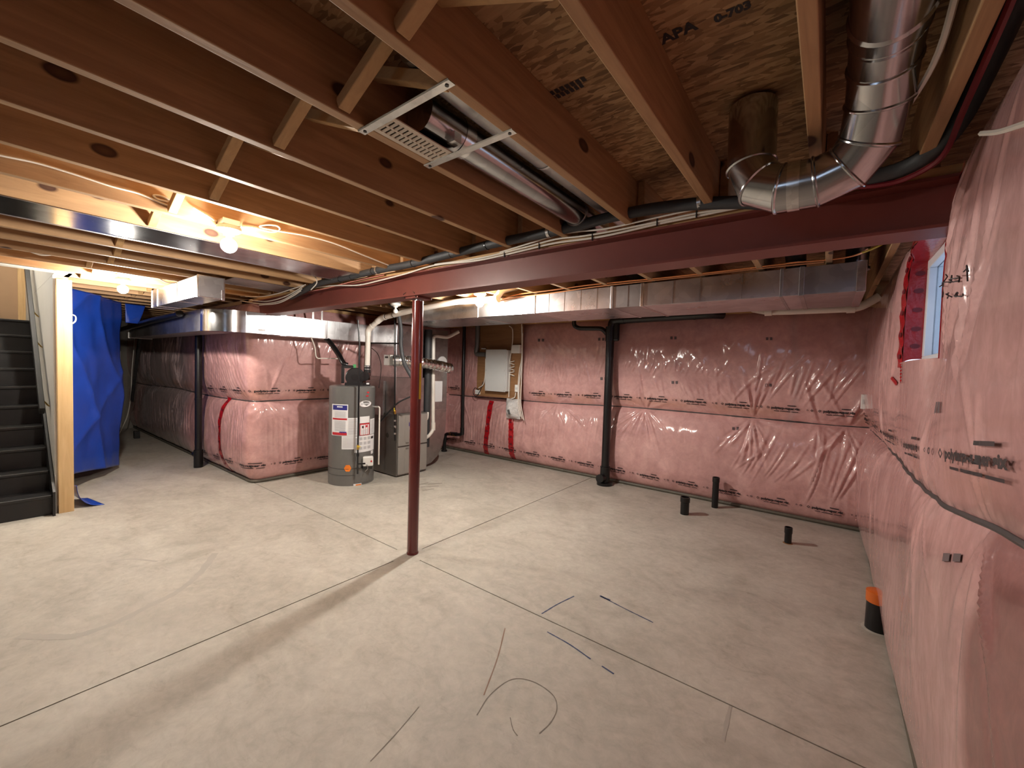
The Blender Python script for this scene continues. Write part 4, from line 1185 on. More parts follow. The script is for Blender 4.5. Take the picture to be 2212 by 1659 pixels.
t = blackpipe('thin black vent pipe stepping sideways beside the electrical panel', [(VX - 0.02, VY, 2.36), (VX, VY, 0.37), (VX - 0.3, VY, 0.345), (-5.66, VY, 0.335), (-5.68, VY, 0.0)], 0.030,
              [((VX - 0.002, VY, 0.5), (VX, VY, 0.37), 0.036), ((VX - 0.14, VY, 0.36), (VX - 0.30, VY, 0.352), 0.037), ((-5.68, VY, 0), (-5.68, VY, 0.03), 0.055)], 0.08)
for x in (-5.40, -5.43, -5.49, -5.52):
    MB().cyl((x, VY, 0.351), (x - 0.008, VY, 0.351), 0.0385, 14).build('hose_clamp', 'brass', t, smooth=True)
for lab, x, y, h, r in (('short wide black pipe stub rising from the floor, flared top', -1.225, 4.90, 0.20, 0.046), ('tall narrow black pipe stub in front of the far wall', -1.01, 5.40, 0.37, 0.036), ('smallest black pipe stub alone on the floor', -0.235, 4.75, 0.155, 0.030)):
    t = thing('pipe_stub', lab, 'pipe', (x, y, 0), 'plumbing stubs in the floor')
    MB().lathe((x, y, 0), [(r, 0), (r, h - 0.06), (r * 1.12, h - 0.055), (r * 1.12, h), (r * 0.95, h), (r * 0.93, h - 0.05)], 22).build('pipe', 'abs', t, smooth=True)
    MB().lathe((x, y, 0), [(r + 0.012, 0.0), (r + 0.006, 0.004)], 22).build('floor_ring', 'plywood' if r == 0.03 else 'concrete', t, smooth=True)
t = thing('capped_pipe', 'black pipe stub with an orange cap at the foot of the right wall', 'pipe', (0.335, 3.56, 0), 'plumbing stubs in the floor')
cx, cy = 0.322, 3.50
t.location = (cx, cy, 0)
MB().lathe((cx, cy, 0), [(0.062, 0), (0.06, 0.2)], 24).build('pipe', 'abs', t, smooth=True)
MB().lathe((cx, cy, 0.2), [(0.064, -0.02), (0.065, 0.045), (0.05, 0.052)], 24).build('cap', 'orange_cap', t, smooth=True)
MB().lathe((cx, cy, 0), [(0.080, 0.0), (0.066, 0.004)], 24).build('floor_ring', 'concrete', t, smooth=True)

# ------------------------------------------------------------------ water heater
HX, HY, HR, HH = -5.13, 3.135, 0.293, 1.30
heater = thing('water_heater', 'grey tank water heater covered in paper labels with a black blower on top', 'water heater', (HX, HY, 0))
_d = np.array((0 - HX, 0 - HY)); _d /= np.linalg.norm(_d)
_r = np.array((-_d[1], _d[0]))


def on_tank(phi, z, off=0.0):
    q = (HR + off) * (math.cos(phi) * _d + math.sin(phi) * _r)
    return (HX + q[0], HY + q[1], z)


HPX = lambda x: math.asin(max(-1, min(1, (x - 765.0) / 53.0)))
HZ = lambda y: (1041.0 - y) / 161.0
MB().lathe((HX, HY, 0), [(HR, 0.0), (HR, 0.02), (HR, HH - 0.015), (HR - 0.012, HH), (HR - 0.05, HH + 0.006)], 56).build('tank', 'tank', heater, smooth=True)
for z in (0.135, 0.22):
    MB().lathe((HX, HY, z), [(HR - 0.002, 0.0), (HR + 0.0022, 0.003), (HR + 0.0022, 0.007), (HR - 0.002, 0.01)], 56).build('seam_band', 'tank_dark', heater, smooth=True)


def label_patch(name, rects, label, off=0.002):
    """rects: px x0,x1,y0,y1 in photo pixels, material; thin paper wrapped on the tank"""
    mb = MB(); mats = []
    for i, (x0, x1, y0, y1, m_) in enumerate(rects):
        if m_ not in mats: mats.append(m_)
        n = max(2, int((x1 - x0) / 4))
        o_ = off + 0.0007 * i ** 0.5 + 0.0006 * (i > 0)
        vs = []
        for k in range(n + 1):
            ph = HPX(x0 + (x1 - x0) * k / n)
            vs += [on_tank(ph, HZ(y1), o_), on_tank(ph, HZ(y0), o_)]
        mb._add(vs, [(2 * k, 2 * k + 2, 2 * k + 3, 2 * k + 1) for k in range(n)], mats.index(m_))
    return mb.build(name, mats, heater, label=label, fix=False)


lines = lambda x0, x1, y0, y1, st=2.2, h=0.9, m_='paper_grey': [(x0, x1, y, y + h, m_) for y in np.arange(y0, y1, st)]
label_patch('instruction_label', [(721, 756, 869, 935, 'paper'), (723, 754, 871, 881, 'navy'), (732, 744, 873, 875.5, 'paper')] + lines(727, 751, 884, 896) + [(723, 754, 898, 901.5, 'redp')] + lines(727, 751, 904, 925) + [(723, 754, 928, 933.5, 'redp'), (738, 753, 926, 929, 'navy')], 'white paper label with navy header and red bars')
label_patch('rating_label', [(755.5, 778, 897, 935, 'paper')] + lines(757, 776, 900, 933), 'pale paper label half hidden by the gas pipe', 0.0015)
label_patch('diagram_label', [(743, 773, 935.5, 963, 'paper')] + lines(745, 771, 938, 961, 2.6), 'pale printed sheet low on the tank', 0.0015)
label_patch('warning_label', [(782, 804, 895, 909, 'paper'), (782, 804, 909.5, 935, 'redp'), (783.5, 802.5, 912.5, 934, 'paper'), (787, 790.5, 915, 920, 'ink'), (794.5, 799.5, 914, 918.5, 'redp')] + lines(785, 801, 923, 933), 'warning label with red border')
label_patch('side_label', [(805.5, 816, 902, 935, 'paper')] + lines(807, 814, 905, 933, 2.4), 'narrow label at the tank side')
label_patch('lighting_label', [(771, 815.5, 936, 971, 'paper')] + [(a, a + 6.5, y, y + 6, 'paper_grey') for a in (782, 791, 800) for y in (939, 949, 959)] + [(773, 778, 940, 966, 'paper_grey'), (808, 813, 940, 945, 'ink')], 'wide label with lighting diagrams')
label_patch('small_label', [(808.5, 814, 972, 979, 'paper')], 'tiny label under the diagrams')
label_patch('bottom_label', [(770, 788, 1037, 1044, 'paper'), (775, 787, 1038.5, 1042.5, 'orange')], 'orange and white sticker at the foot')


def tank_disc(name, cx, cy, rx, ry, mat, n, label=None, off=0.003, rot=0.0):
    mb = MB()
    vs = [on_tank(HPX(cx + rx * math.cos(2 * math.pi * k / n + rot)), HZ(cy + ry * math.sin(2 * math.pi * k / n + rot)), off) for k in range(n)]
    mb._add(vs, [tuple(range(n))])
    return mb.build(name, mat, heater, label=label, fix=False)


tank_disc('hexagon_sticker', 757, 1003, 8, 8, 'orange', 6, 'orange six-sided sticker')
tank_disc('oval_badge', 794, 868, 15, 8.5, 'steel', 24, 'oval badge with small print', 0.003)
tank_disc('badge_face', 794, 868, 13, 6.8, 'paper', 24, None, 0.0045)
tank_disc('badge_ring', 786, 868, 2.6, 2.6, 'paper_grey', 16, None, 0.006)
label_patch('badge_print', [(790, 803, 866, 869.5, 'paper_grey')], None, 0.006)
tank_disc('red_logo', 799.5, 844, 3, 2, 'redp', 8, None, 0.003, 0.5)
tank_disc('red_logo', 798, 851.5, 3.4, 1.8, 'redp', 8, None, 0.003, 0.2)
# burner door and gas valve
mb = MB(); vs = []
for k in range(9):
    ph = HPX(772 + 41 * k / 8)
    vs += [on_tank(ph, 0.03, 0.006), on_tank(ph, 0.225, 0.006)]
mb._add(vs, [(2 * k, 2 * k + 2, 2 * k + 3, 2 * k + 1) for k in range(8)])
mb.build('burner_door', 'tank', heater, fix=False)
vp = np.array(on_tank(HPX(798), 0.0, 0.06))
fr = np.array((_d[0], _d[1], 0)); rt = np.array((_r[0], _r[1], 0)); up = np.array((0, 0, 1.0))
hp_ = lambda a, b_, c: tuple(np.array((HX, HY, 0)) + rt * a + fr * b_ + up * c)


def obox(mb, c, a, b_, h, mi=0):
    """box oriented to the tank's front: c centre, half sizes along right, front, up"""
    c = np.array(c, float)
    vs = [c + rt * i * a + fr * j * b_ + up * k * h for k in (-1, 1) for i, j in ((-1, -1), (1, -1), (1, 1), (-1, 1))]
    return mb._add(vs, [(0, 3, 2, 1), (4, 5, 6, 7), (0, 1, 5, 4), (1, 2, 6, 5), (2, 3, 7, 6), (3, 0, 4, 7)], mi)


valve = obox(MB(), hp_(0.205, 0.27, 0.315), 0.065, 0.045, 0.062).build('gas_valve', 'white', heater, bevel=0.014, label='white gas control with a red dot')
obox(MB(), hp_(0.245, 0.317, 0.32), 0.010, 0.003, 0.010).build('knob', 'redp', valve)
obox(MB(), hp_(0.20, 0.25, 0.235), 0.06, 0.04, 0.028).build('valve_body', 'blk', heater, bevel=0.006)
MB().tube(smooth_path([hp_(0.19, 0.32, 0.28), hp_(0.20, 0.335, 0.23), hp_(0.17, 0.32, 0.19)], 5), 0.004, 6).build('igniter_wire', 'steel', heater, smooth=True)
# blower
bl = MB().tube([hp_(0.03, -0.07, HH + 0.12), hp_(0.03, 0.06, HH + 0.12)], 0.125, 32).build('blower_housing', 'blk', heater, smooth=True, bevel=0.012, label='round black blower housing')
MB().tube([hp_(0.03, 0.06, HH + 0.12), hp_(0.03, 0.075, HH + 0.12)], 0.04, 20).build('blower_hub', 'abs', bl, smooth=True)
MB().tube([hp_(0.145, -0.05, HH + 0.13), hp_(0.145, 0.08, HH + 0.13)], 0.065, 24).build('motor', 'abs', bl, smooth=True)
obox(MB(), hp_(0.06, 0.0, HH + 0.02), 0.16, 0.11, 0.022).build('blower_base', 'blk', heater, bevel=0.006)
obox(MB(), hp_(-0.125, 0.0, HH + 0.15), 0.02, 0.05, 0.12).build('intake_snorkel', 'blk', heater, bevel=0.008)
obox(MB(), hp_(-0.06, 0.0, HH + 0.255), 0.075, 0.05, 0.02).build('snorkel_elbow', 'blk', heater, bevel=0.008)
obox(MB(), hp_(0.02, 0.02, HH + 0.262), 0.02, 0.03, 0.028).build('green_tape', 'green', heater)
obox(MB(), hp_(0.19, 0.12, HH + 0.035), 0.018, 0.004, 0.010).build('tag', 'paper', heater)
MB().cyl(hp_(0.185, 0.02, HH + 0.18), hp_(0.185, 0.02, HH + 0.28), 0.042, 18).build('vent_boot', 'blk', heater, smooth=True)
for z in (0.225, 0.262):
    MB().cyl(hp_(0.185, 0.02, HH + z), hp_(0.185, 0.02, HH + z + 0.01), 0.0445, 18).build('hose_clamp', 'steel', heater, smooth=True)
# relief pipe
MB().tube(fillet([on_tank(1.30, 1.02, 0.0), on_tank(1.30, 1.02, 0.07), on_tank(1.30, 0.22, 0.07)], 0.03), 0.011, 10).build('relief_pipe', 'pvc', heater, smooth=True, label='thin white relief pipe down the side')
MB().cyl(on_tank(1.28, 1.02, 0.0), on_tank(1.28, 1.02, 0.055), 0.016, 10).build('relief_valve', 'steel', heater, smooth=True)
# white vent pipe of the heater
vb = np.array(hp_(0.185, 0.02, HH + 0.275))
vent = thing('vent_pipe', 'fat white plastic vent pipe rising from the heater and running past the post', 'pipe', tuple(vb))
VYP = 3.36
vpts = [tuple(vb), (vb[0], vb[1], 2.07), (vb[0] + 0.22, VYP - 0.02, 2.225)] + px('y', VYP, (900, 668), (985, 652), (1072, 637))
vpts[-1] = (vpts[-1][0], VYP, min(vpts[-1][2], 2.325))
e = np.array(vpts[-1])
vpts += [tuple(e + (0.03, 0.05, 0.10)), tuple(e + (0.03, 0.3, 0.17))]
MB().tube(fillet(vpts, 0.07), 0.035, 18).build('pipe', 'pvc', vent, smooth=True)
for i in (1, 2):
    c = np.array(vpts[i]); a = np.array(vpts[i - 1]) - c; a /= np.linalg.norm(a); b_ = np.array(vpts[i + 1]) - c; b_ /= np.linalg.norm(b_)
    MB().tube(fillet([c + a * 0.09, c, c + b_ * 0.09], 0.06), 0.0405, 18).build('elbow', 'pvc', vent, smooth=True)
c = np.array(vpts[-3]); d_ = np.array((0.97, 0, 0.1))
MB().tube([c - d_ * 0.10, c + d_ * 0.03], 0.042, 18).build('elbow', 'pvc', vent, smooth=True)
for k in (0.3, 0.75):
    c = np.array(vpts[2]) + (np.array(vpts[3]) - np.array(vpts[2])) * k * 0.5
    MB().cyl(c - (0.004, 0, 0), c + (0.004, 0, 0), 0.0385, 18).build('joint_ring', 'blk', vent, smooth=True)
# intake hose and black gas piping
t = MB().tube(smooth_path([(-5.50, 2.95, 1.935), (-5.42, 2.98, 1.86), (-5.30, 3.02, 1.72), hp_(-0.12, 0.0, HH + 0.30), hp_(-0.07, 0.0, HH + 0.275)], 6), 0.034, 14).build('intake_hose', 'abs', label='black hose slanting from the return duct down to the heater blower', cat='hose', smooth=True)
gas = thing('gas_pipe', 'black iron gas pipe standing in front of the water heater', 'pipe', hp_(0.07, 0.345, 0.3))
MB().tube(fillet([hp_(0.17, 0.345, 0.30), hp_(0.075, 0.345, 0.30), hp_(0.075, 0.345, 1.85), hp_(0.05, 0.345, 2.16)], 0.01), 0.011, 10).build('pipe', 'abs', gas, smooth=True)
MB().cyl(hp_(0.075, 0.345, 0.30), hp_(0.075, 0.345, 0.17), 0.012, 10).build('drip_leg', 'blk', gas, smooth=True)
obox(MB(), hp_(0.075, 0.352, 0.52), 0.016, 0.016, 0.03).build('valve', 'brass', gas, bevel=0.004)
obox(MB(), hp_(0.085, 0.372, 0.53), 0.022, 0.004, 0.006).build('lever', 'yellow', gas)
MB().cyl(hp_(0.075, 0.345, 0.44), hp_(0.075, 0.345, 0.40), 0.018, 10).build('union', 'abs', gas, smooth=True)

# ------------------------------------------------------------------ furnace
FX0, FX1, FY0, FY1 = -5.52, -4.80, 3.63, 4.18
fur = thing('furnace', 'grey steel furnace cabinet with two front doors behind the post', 'furnace', (-5.16, 3.9, 0))
MB().box((FX0, FY0, 0.015), (FX1, FY1, 0.90)).build('cabinet', 'furnace_dark', fur, bevel=0.004)
dr = MB().box((FX1, FY0 + 0.012, 0.445), (FX1 + 0.022, FY1 - 0.012, 0.885)).build('upper_door', 'furnace', fur, bevel=0.006)
MB().box((FX1 + 0.02, FY0 + 0.19, 0.72), (FX1 + 0.0245, FY0 + 0.29, 0.775)).build('badge', 'navy', dr, label='blue oval badge')
dl = MB().box((FX1, FY0 + 0.012, 0.035), (FX1 + 0.022, FY1 - 0.012, 0.425)).build('lower_door', 'furnace', fur, bevel=0.006)
for o_, z in ((dr, 0.47), (dl, 0.39)):
    MB().box((FX1 + 0.02, FY0 + 0.14, z), (FX1 + 0.026, FY0 + 0.19, z + 0.02)).build('finger_pull', 'furnace_dark', o_)
for z0, z1 in ((0.50, 0.86), (0.08, 0.38)):
    MB().box((FX1 + 0.0215, FY0 + 0.12, z0), (FX1 + 0.0245, FY0 + 0.135, z1)).build('pressed_rib', 'furnace', dr if z0 > 0.4 else dl)
MB().cyl((-5.02, FY0 - 0.002, 0.58), (-5.02, FY0 + 0.003, 0.58), 0.035, 20).build('knockout', 'dark', fur, smooth=True)
MB().box((FX0 + 0.02, FY0 + 0.015, 0.90), (FX1 - 0.07, FY1 - 0.015, 1.42)).build('coil_case', 'galv_dull', fur, bevel=0.004)
MB().box((FX0 + 0.02, FY0 + 0.03, 1.42), (FX1 - 0.09, FY1 - 0.03, 2.176)).build('plenum', 'galv', fur, bevel=0.004)
MB().box((FX0 - 0.02, FY0 - 0.03, 0.86), (-5.10, FY0 + 0.012, 1.36)).build('side_panel', 'galv_dull', fur, bevel=0.003, label='grey side plate beside the water heater')
MB().box((FX1 - 0.094, FY0 + 0.06, 1.1), (FX1 - 0.066, FY0 + 0.2, 1.12)).build('seam', 'galv', fur)
pts = [(4.19, 0.80), (4.19, 0.06), (4.30, 0.035), (4.42, 0.06), (4.54, 0.14), (4.63, 0.27), (4.69, 0.45), (4.72, 0.70), (4.72, 2.176), (4.36, 2.176), (4.36, 0.90), (4.30, 0.84)]
drop = thing('return_air_drop', 'curved sheet metal return drop at the far side of the furnace', 'duct', (-5.2, 4.5, 0))
MB().prism(pts, -5.50, -4.96, 'x').build('boot', 'galv_dull', drop)
MB().box((-4.962, 4.40, 1.03), (-4.957, 4.62, 1.36)).build('paper_tag', 'paper', drop, label='white paper tag with small print')
MB().box((-4.963, 4.37, 0.9), (-4.955, 4.72, 0.905)).build('seam', 'galv', drop)
MB().cyl((-4.96, 4.60, 1.66), (-4.945, 4.60, 1.66), 0.10, 24).build('access_disc', 'panel', drop, smooth=True)
MB().cyl((-4.95, 4.44, 0.83), (-4.957, 4.44, 0.83), 0.014, 12).build('plug', 'dark', drop, smooth=True)
t = thing('insulated_line_set', 'tall black insulated line set between the furnace and its return drop', 'pipe', (-4.90, 4.24, 0.4))
MB().tube(fillet([(-4.895, 4.245, 0.35), (-4.89, 4.25, 1.3), (-4.90, 4.255, 2.15)], 0.1), 0.055, 16).build('sleeve', 'foam', t, smooth=True)
t = thing('condensate_pipe', 'white plastic pipes with elbows in front of the return drop', 'pipe', (-4.84, 4.33, 0.5))
MB().tube(fillet([(-4.84, 4.10, 0.49), (-4.84, 4.22, 0.50), (-4.84, 4.345, 0.60), (-4.85, 4.34, 0.8), (-4.87, 4.33, 2.05), (-4.87, 4.38, 2.07), (-4.87, 4.62, 2.06), (-4.80, 4.80, 2.17)], 0.07), 0.028, 14).build('pipe', 'pvc', t, smooth=True)
MB().tube(fillet([(-4.82, 4.10, 0.76), (-4.82, 4.19, 0.79), (-4.84, 4.21, 0.89)], 0.05), 0.028, 14).build('elbow', 'pvc', t, smooth=True)
MB().cyl((-4.842, 4.343, 0.60), (-4.845, 4.343, 0.72), 0.034, 14).build('coupling', 'pvc', t, smooth=True)
flex = thing('flex_duct', 'crinkled silver flexible duct reaching out past the post', 'duct', (-4.72, 4.1, 1.62))
fp = smooth_path([(-4.86, 3.66, 1.66), (-4.76, 3.78, 1.66), (-4.70, 4.0, 1.64), (-4.69, 4.3, 1.605), (-4.70, 4.50, 1.575)], 16)
MB().tube(fp, [0.070 + 0.007 * (i % 4 in (1, 2)) + 0.002 * (i % 3) for i in range(len(fp))], 22).build('sleeve', 'foil', flex, smooth=True)
MB().tube([(-4.70, 4.47, 1.58), (-4.701, 4.53, 1.57), (-4.701, 4.54, 1.569)], [0.080, 0.080, 0.074], 22).build('end_collar', 'galv', flex, smooth=True)
MB().tube([(-4.895, 3.62, 1.66), (-4.84, 3.68, 1.66)], [0.085, 0.078], 22).build('start_collar', 'galv', flex, smooth=True)
q = at(839, 778, 'y', 3.63)
t = thing('control_box', 'small white control box with a dark display on the furnace plenum', 'control box', (q[0], 3.63, q[2]))
MB().box((q[0] - 0.07, 3.60, q[2] - 0.075), (q[0] + 0.07, 3.66, q[2] + 0.075)).build('case', 'white', t, bevel=0.006)
MB().box((q[0] - 0.035, 3.597, q[2] + 0.028), (q[0] + 0.035, 3.601, q[2] + 0.055)).build('display', 'tank_dark', t)
fg = thing('gas_pipe', 'black gas pipe with a yellow valve beside the furnace', 'pipe', at(852, 900, 'y', 3.56))
g0 = [at(853, y, 'y', 3.57) for y in (690, 741, 800, 890, 925, 952)]
MB().tube(g0, 0.011, 10).build('pipe', 'abs', fg, smooth=True)
MB().tube([at(790, 741, 'y', 3.40), at(862, 742, 'y', 3.57)], 0.011, 10).build('cross_pipe', 'abs', fg, smooth=True)
v_ = np.array(g0[3])
MB().box(v_ - (0.014, 0.014, 0.03), v_ + (0.014, 0.014, 0.03)).build('valve', 'brass', fg, bevel=0.004)
MB().box(v_ + (0.0, -0.02, 0.01), v_ + (0.012, -0.014, 0.06)).build('lever', 'yellow', fg)
for k in (0.3, 0.5, 0.75):
    c = v_ + (np.array(g0[5]) - v_) * k
    MB().cyl(c - (0, 0, 0.012), c + (0, 0, 0.012), 0.016, 10).build('union', 'steel', fg, smooth=True)
MB().cyl(np.array(g0[4]) - (0.09, 0, -0.01), np.array(g0[4]) + (0.02, 0, 0.01), 0.009, 8).build('side_tee', 'steel', fg, smooth=True)
cable('black_hose', [at(842, 655, 'y', 3.40), at(858, 672, 'y', 3.42), at(866, 710, 'y', 3.45), at(866, 745, 'y', 3.46), at(872, 780, 'y', 3.48), at(884, 805, 'y', 3.5), at(900, 830, 'y', 3.55)], 0.026, 'foam', 'thick black hose curving down behind the post', 'hose', n=12)
cable('black_hose', [at(822, 910, 'y', 3.57), at(840, 890, 'y', 3.56), at(860, 870, 'y', 3.55), at(884, 858, 'y', 3.56), at(900, 852, 'y', 3.58)], 0.011, 'foam', 'thin black hose crossing above the furnace doors', 'hose', n=8)
cable('power_cable', [at(803, 752, 'y', 3.35), at(816, 765, 'y', 3.36), at(823, 790, 'y', 3.36), at(821, 820, 'y', 3.36), at(818, 838, 'y', 3.36)], 0.005, 'blk', 'thin black power cord hanging beside the white vent pipe', 'cable')
cable('drain_tube', px('x', -5.42, (672, 728), (680, 750), (684, 772), (700, 774), (740, 775)), 0.008, 'pvc', 'thin pale tube on the insulation under the return duct', 'tube')

# ------------------------------------------------------------------ electrical corner on the far wall
a, b_ = at(1036, 700, 'y', 5.47), at(1127, 852, 'y', 5.47)
bx0, bx1 = a[0], b_[0]
MB().box((bx0, 5.44, 1.10), (bx1, 5.47, 2.33)).build('plywood_board', 'plywood', label='brown plywood backing board for the electrical panel', cat='board')
a, b_ = at(1050, 755, 'y', 5.33), at(1091, 847, 'y', 5.33)
ep = thing('breaker_box', 'light grey electrical panel box mounted on brown plywood', 'panel', ((a[0] + b_[0]) / 2, 5.4, b_[2]))
MB().box((a[0] + 0.01, 5.34, b_[2] + 0.01), (b_[0] + 0.02, 5.44, a[2] - 0.01)).build('box', 'panel', ep, bevel=0.004)
MB().box((a[0], 5.325, b_[2]), (b_[0], 5.34, a[2])).build('cover', 'panel', ep, bevel=0.003)
for x in (a[0] + 0.02, b_[0] - 0.02):
    for z in (b_[2] + 0.02, (a[2] + b_[2]) / 2, a[2] - 0.02):
        MB().cyl((x, 5.321, z), (x, 5.326, z), 0.006, 8).build('screw', 'steel', ep, smooth=True)


def wallbox(name, x0, y0, x1, y1, d0, d1, mat, label, cat, bev=0.008, extra=None):
    p, q = at(x0, y0, 'y', d0), at(x1, y1, 'y', d0)
    t = thing(name, label, cat, ((p[0] + q[0]) / 2, d0, q[2]))
    MB().box((p[0], d0, q[2]), (q[0], d1, p[2])).build('case', mat, t, bevel=bev)
    return t, p, q


t, p, q = wallbox('white_box', 1105, 745, 1122, 763, 5.38, 5.44, 'white', 'small white square box above right of the electrical panel', 'box')
MB().box((p[0] + 0.02, 5.376, q[2] + 0.03), (q[0] - 0.02, 5.381, p[2] - 0.03)).build('lid', 'white', t)
t, p, q = wallbox('outlet_box', 1112, 831, 1120, 847, 5.40, 5.44, 'white', 'narrow white outlet at the edge of the plywood', 'outlet', 0.004)
MB().box((p[0] + 0.015, 5.397, (p[2] + q[2]) / 2 - 0.02), (q[0] - 0.015, 5.401, (p[2] + q[2]) / 2 + 0.02)).build('socket', 'panel', t)
t, p, q = wallbox('outlet_box', 1026, 842, 1036, 852, 5.42, 5.46, 'white', 'white plug box left of the electrical panel', 'outlet', 0.006)
MB().box((p[0] + 0.02, 5.417, q[2] + 0.02), (q[0] - 0.02, 5.421, p[2] - 0.02)).build('socket', 'panel', t)
t = thing('bagged_meter_box', 'box wrapped in a crinkled clear plastic bag above the red tape', 'box', at(1101, 906, 'y', 5.40))
p, q = at(1087, 860, 'y', 5.36), at(1117, 907, 'y', 5.36)
mb = MB(); nx, nz = 14, 18; vs = []
for i in range(nx + 1):
    for j in range(nz + 1):
        s_, t_ = i / nx, j / nz
        b2 = (1 - abs(2 * s_ - 1) ** 2.5) * (1 - abs(2 * t_ - 1) ** 2.5)
        vs.append((p[0] + (q[0] - p[0]) * s_, 5.45 - 0.12 * b2 + 0.012 * float(vnoise(s_ * 6, t_ * 6, 3)), q[2] + (p[2] - q[2]) * t_))
mb._add(vs, [(i * (nz + 1) + j, (i + 1) * (nz + 1) + j, (i + 1) * (nz + 1) + j + 1, i * (nz + 1) + j + 1) for i in range(nx) for j in range(nz)])
mb.build('bag', 'bag', t, smooth=True, fix=False)
MB().box((p[0] + 0.03, 5.44, q[2] + 0.03), (q[0] - 0.03, 5.50, p[2] - 0.03)).build('meter_box', 'panel', t)
MB().tube(px('y', 5.325, (1098, 885), (1100, 895)), 0.018, 10).build('dark_knob', 'tank_dark', t, smooth=True)
cond = thing('grey_conduit', 'grey plastic conduit elbow entering the panel from above', 'conduit', at(1035, 700, 'y', 5.40))
MB().tube(fillet(px('y', 5.39, (1032, 690), (1031, 745), (1028, 765), (1050, 766)), 0.05), 0.040, 14).build('conduit', 'tank', cond, smooth=True)
MB().box(np.array(at(1046, 748, 'y', 5.40)) - (0.05, 0.02, 0.03), np.array(at(1046, 762, 'y', 5.40)) + (0.03, 0.02, 0.06)).build('bracket', 'panel', cond, bevel=0.004)
for lab, pts in (('white cable looping from the ceiling down the plywood', ((1100, 704), (1107, 712), (1107, 740), (1101, 780), (1098, 800))),
                 ('white cable dropping from the plywood to the bagged box', ((1101, 805), (1100, 830), (1099, 858))),
                 ('white cable curving from the outlet to the bagged box', ((1114, 848), (1112, 858), (1105, 861))),
                 ('long white cable hanging at the plywood edge, left one', ((1127, 700), (1127, 770), (1122, 800), (1119, 840), (1120, 880), (1124, 900))),
                 ('long white cable hanging at the plywood edge, middle one', ((1128, 705), (1128, 775), (1125, 800), (1121, 840), (1123, 880), (1128, 905))),
                 ('long white cable hanging at the plywood edge, right one', ((1129, 720), (1128, 780), (1126, 830), (1125, 870), (1130, 900), (1132, 908))),
                 ('pale cable from the panel to the plug box on its left', ((1049, 775), (1048, 810), (1044, 830), (1034, 838)))):
    cable('panel_cable', px('y', 5.40, *pts), 0.008, 'cable', lab, group='cables around the electrical panel')
cable('panel_cable', px('y', 5.40, (1034, 842), (1026, 838), (1022, 848), (1028, 856), (1036, 846), (1044, 824)), 0.006, 'blk', 'black cord tangled by the plug box', group='cables around the electrical panel')
for k, (y, w_) in enumerate(zip((781, 787, 793, 799, 804, 811), ('topmost', 'second highest', 'third highest', 'third lowest', 'second lowest', 'lowest'))):
    cable('panel_cable', px('y', 5.40, (1097, y), (1102, y - (2 if k % 2 else -1)), (1111, y + (1 if k % 2 else -1))), 0.008, 'cable', w_ + ' of the short cables crossing from panel to plywood', group='short cables at the panel side')
t, p, q = wallbox('outlet_box', 1861, 852, 1869, 884, 5.44, 5.50, 'white', 'white outlet in the far right corner between the two insulated walls', 'outlet', 0.004)
MB().box((p[0] + 0.01, 5.437, q[2] + 0.05), (q[0] - 0.01, 5.441, p[2] - 0.05)).build('socket', 'panel', t)

# ------------------------------------------------------------------ stairs
ST = thing('staircase', 'steep black painted wooden stairs rising to a landing', 'stairs', (-6.1, 0, 0))
SY0, SY1, RISE, RUN, SX0 = -0.48, 0.46, 0.2035, 0.25, -6.10
for k in range(10):
    x = SX0 - k * RUN
    MB().box((x - 0.02, SY0, k * RISE), (x, SY1, (k + 1) * RISE - 0.03)).build('riser', 'stair', ST)
    if k < 9:
        MB().box((x - RUN - 0.02, SY0, (k + 1) * RISE - 0.03), (x + 0.028, SY1, (k + 1) * RISE)).build('tread', 'stair', ST, bevel=0.006)
MB().box((-9.59, SY0, 10 * RISE - 0.03), (SX0 - 9 * RUN + 0.028, SY1, 10 * RISE)).build('landing', 'stair', ST, bevel=0.006)
MB().prism([(-6.02, 0.0), (-6.02, 0.24), (-8.45, 0.24 + 2.43 * 0.814), (-8.45, 0.0)], SY1, SY1 + 0.018, 'y').build('skirt_board', 'stair', ST)
rail = thing('handrail', 'dark handrail board on the stair wall with metal brackets', 'handrail', (-6.45, 0.43, 0.98))
MB().bar((-6.44, 0.425, 1.01), (-8.35, 0.425, 2.86), 0.09, 0.04, (0, 1, 0)).build('rail', 'stair', rail, bevel=0.004)
for f_ in (0.08, 0.42, 0.62):
    p = np.array((-6.44, 0.425, 1.01)) + f_ * np.array((-1.91, 0, 1.85))
    MB().tube([p + (0, 0.02, -0.05), p + (0.02, 0.05, -0.10), p + (0.05, 0.066, -0.11)], 0.007, 8).build('bracket', 'brass', rail, smooth=True)
# stair partition
sw = thing('wall_stair', 'stair partition with white drywall on the stair side and a bare end stud', 'wall', (-7.8, 0.55, 0), kind='structure')
MB().box((-9.7, 0.485, 0), (-6.14, 0.503, 2.386)).build('drywall_panel', 'drywall', sw)
m = MB().box((0, 0, 0), (0.045, 0.108, 2.35)).build('end_stud', 'stud', None, bevel=0.003)
m.location = Vector((-6.125, 0.503, 0)) - wl(sw); m.parent = sw
for i in range(1, 9):
    m = MB().box((0, 0, 0), (0.038, 0.09, 2.30)).build('stud', 'stud', None, bevel=0.003)
    m.location = Vector((-6.2 - 0.406 * i, 0.504, 0.04)) - wl(sw); m.parent = sw
for z in (0.0, 2.35):
    m = MB().box((0, 0, 0), (3.45, 0.09, 0.036)).build('wall_plate', 'plate', None)
    m.location = Vector((-9.62, 0.504, z)) - wl(sw); m.parent = sw
MB().box((-9.7, -0.52, 0), (-6.1, -0.50, 4.3)).build('wall_stair_near', 'drywall', label='white drywall on the hidden side of the stairs', cat='wall', kind='structure')
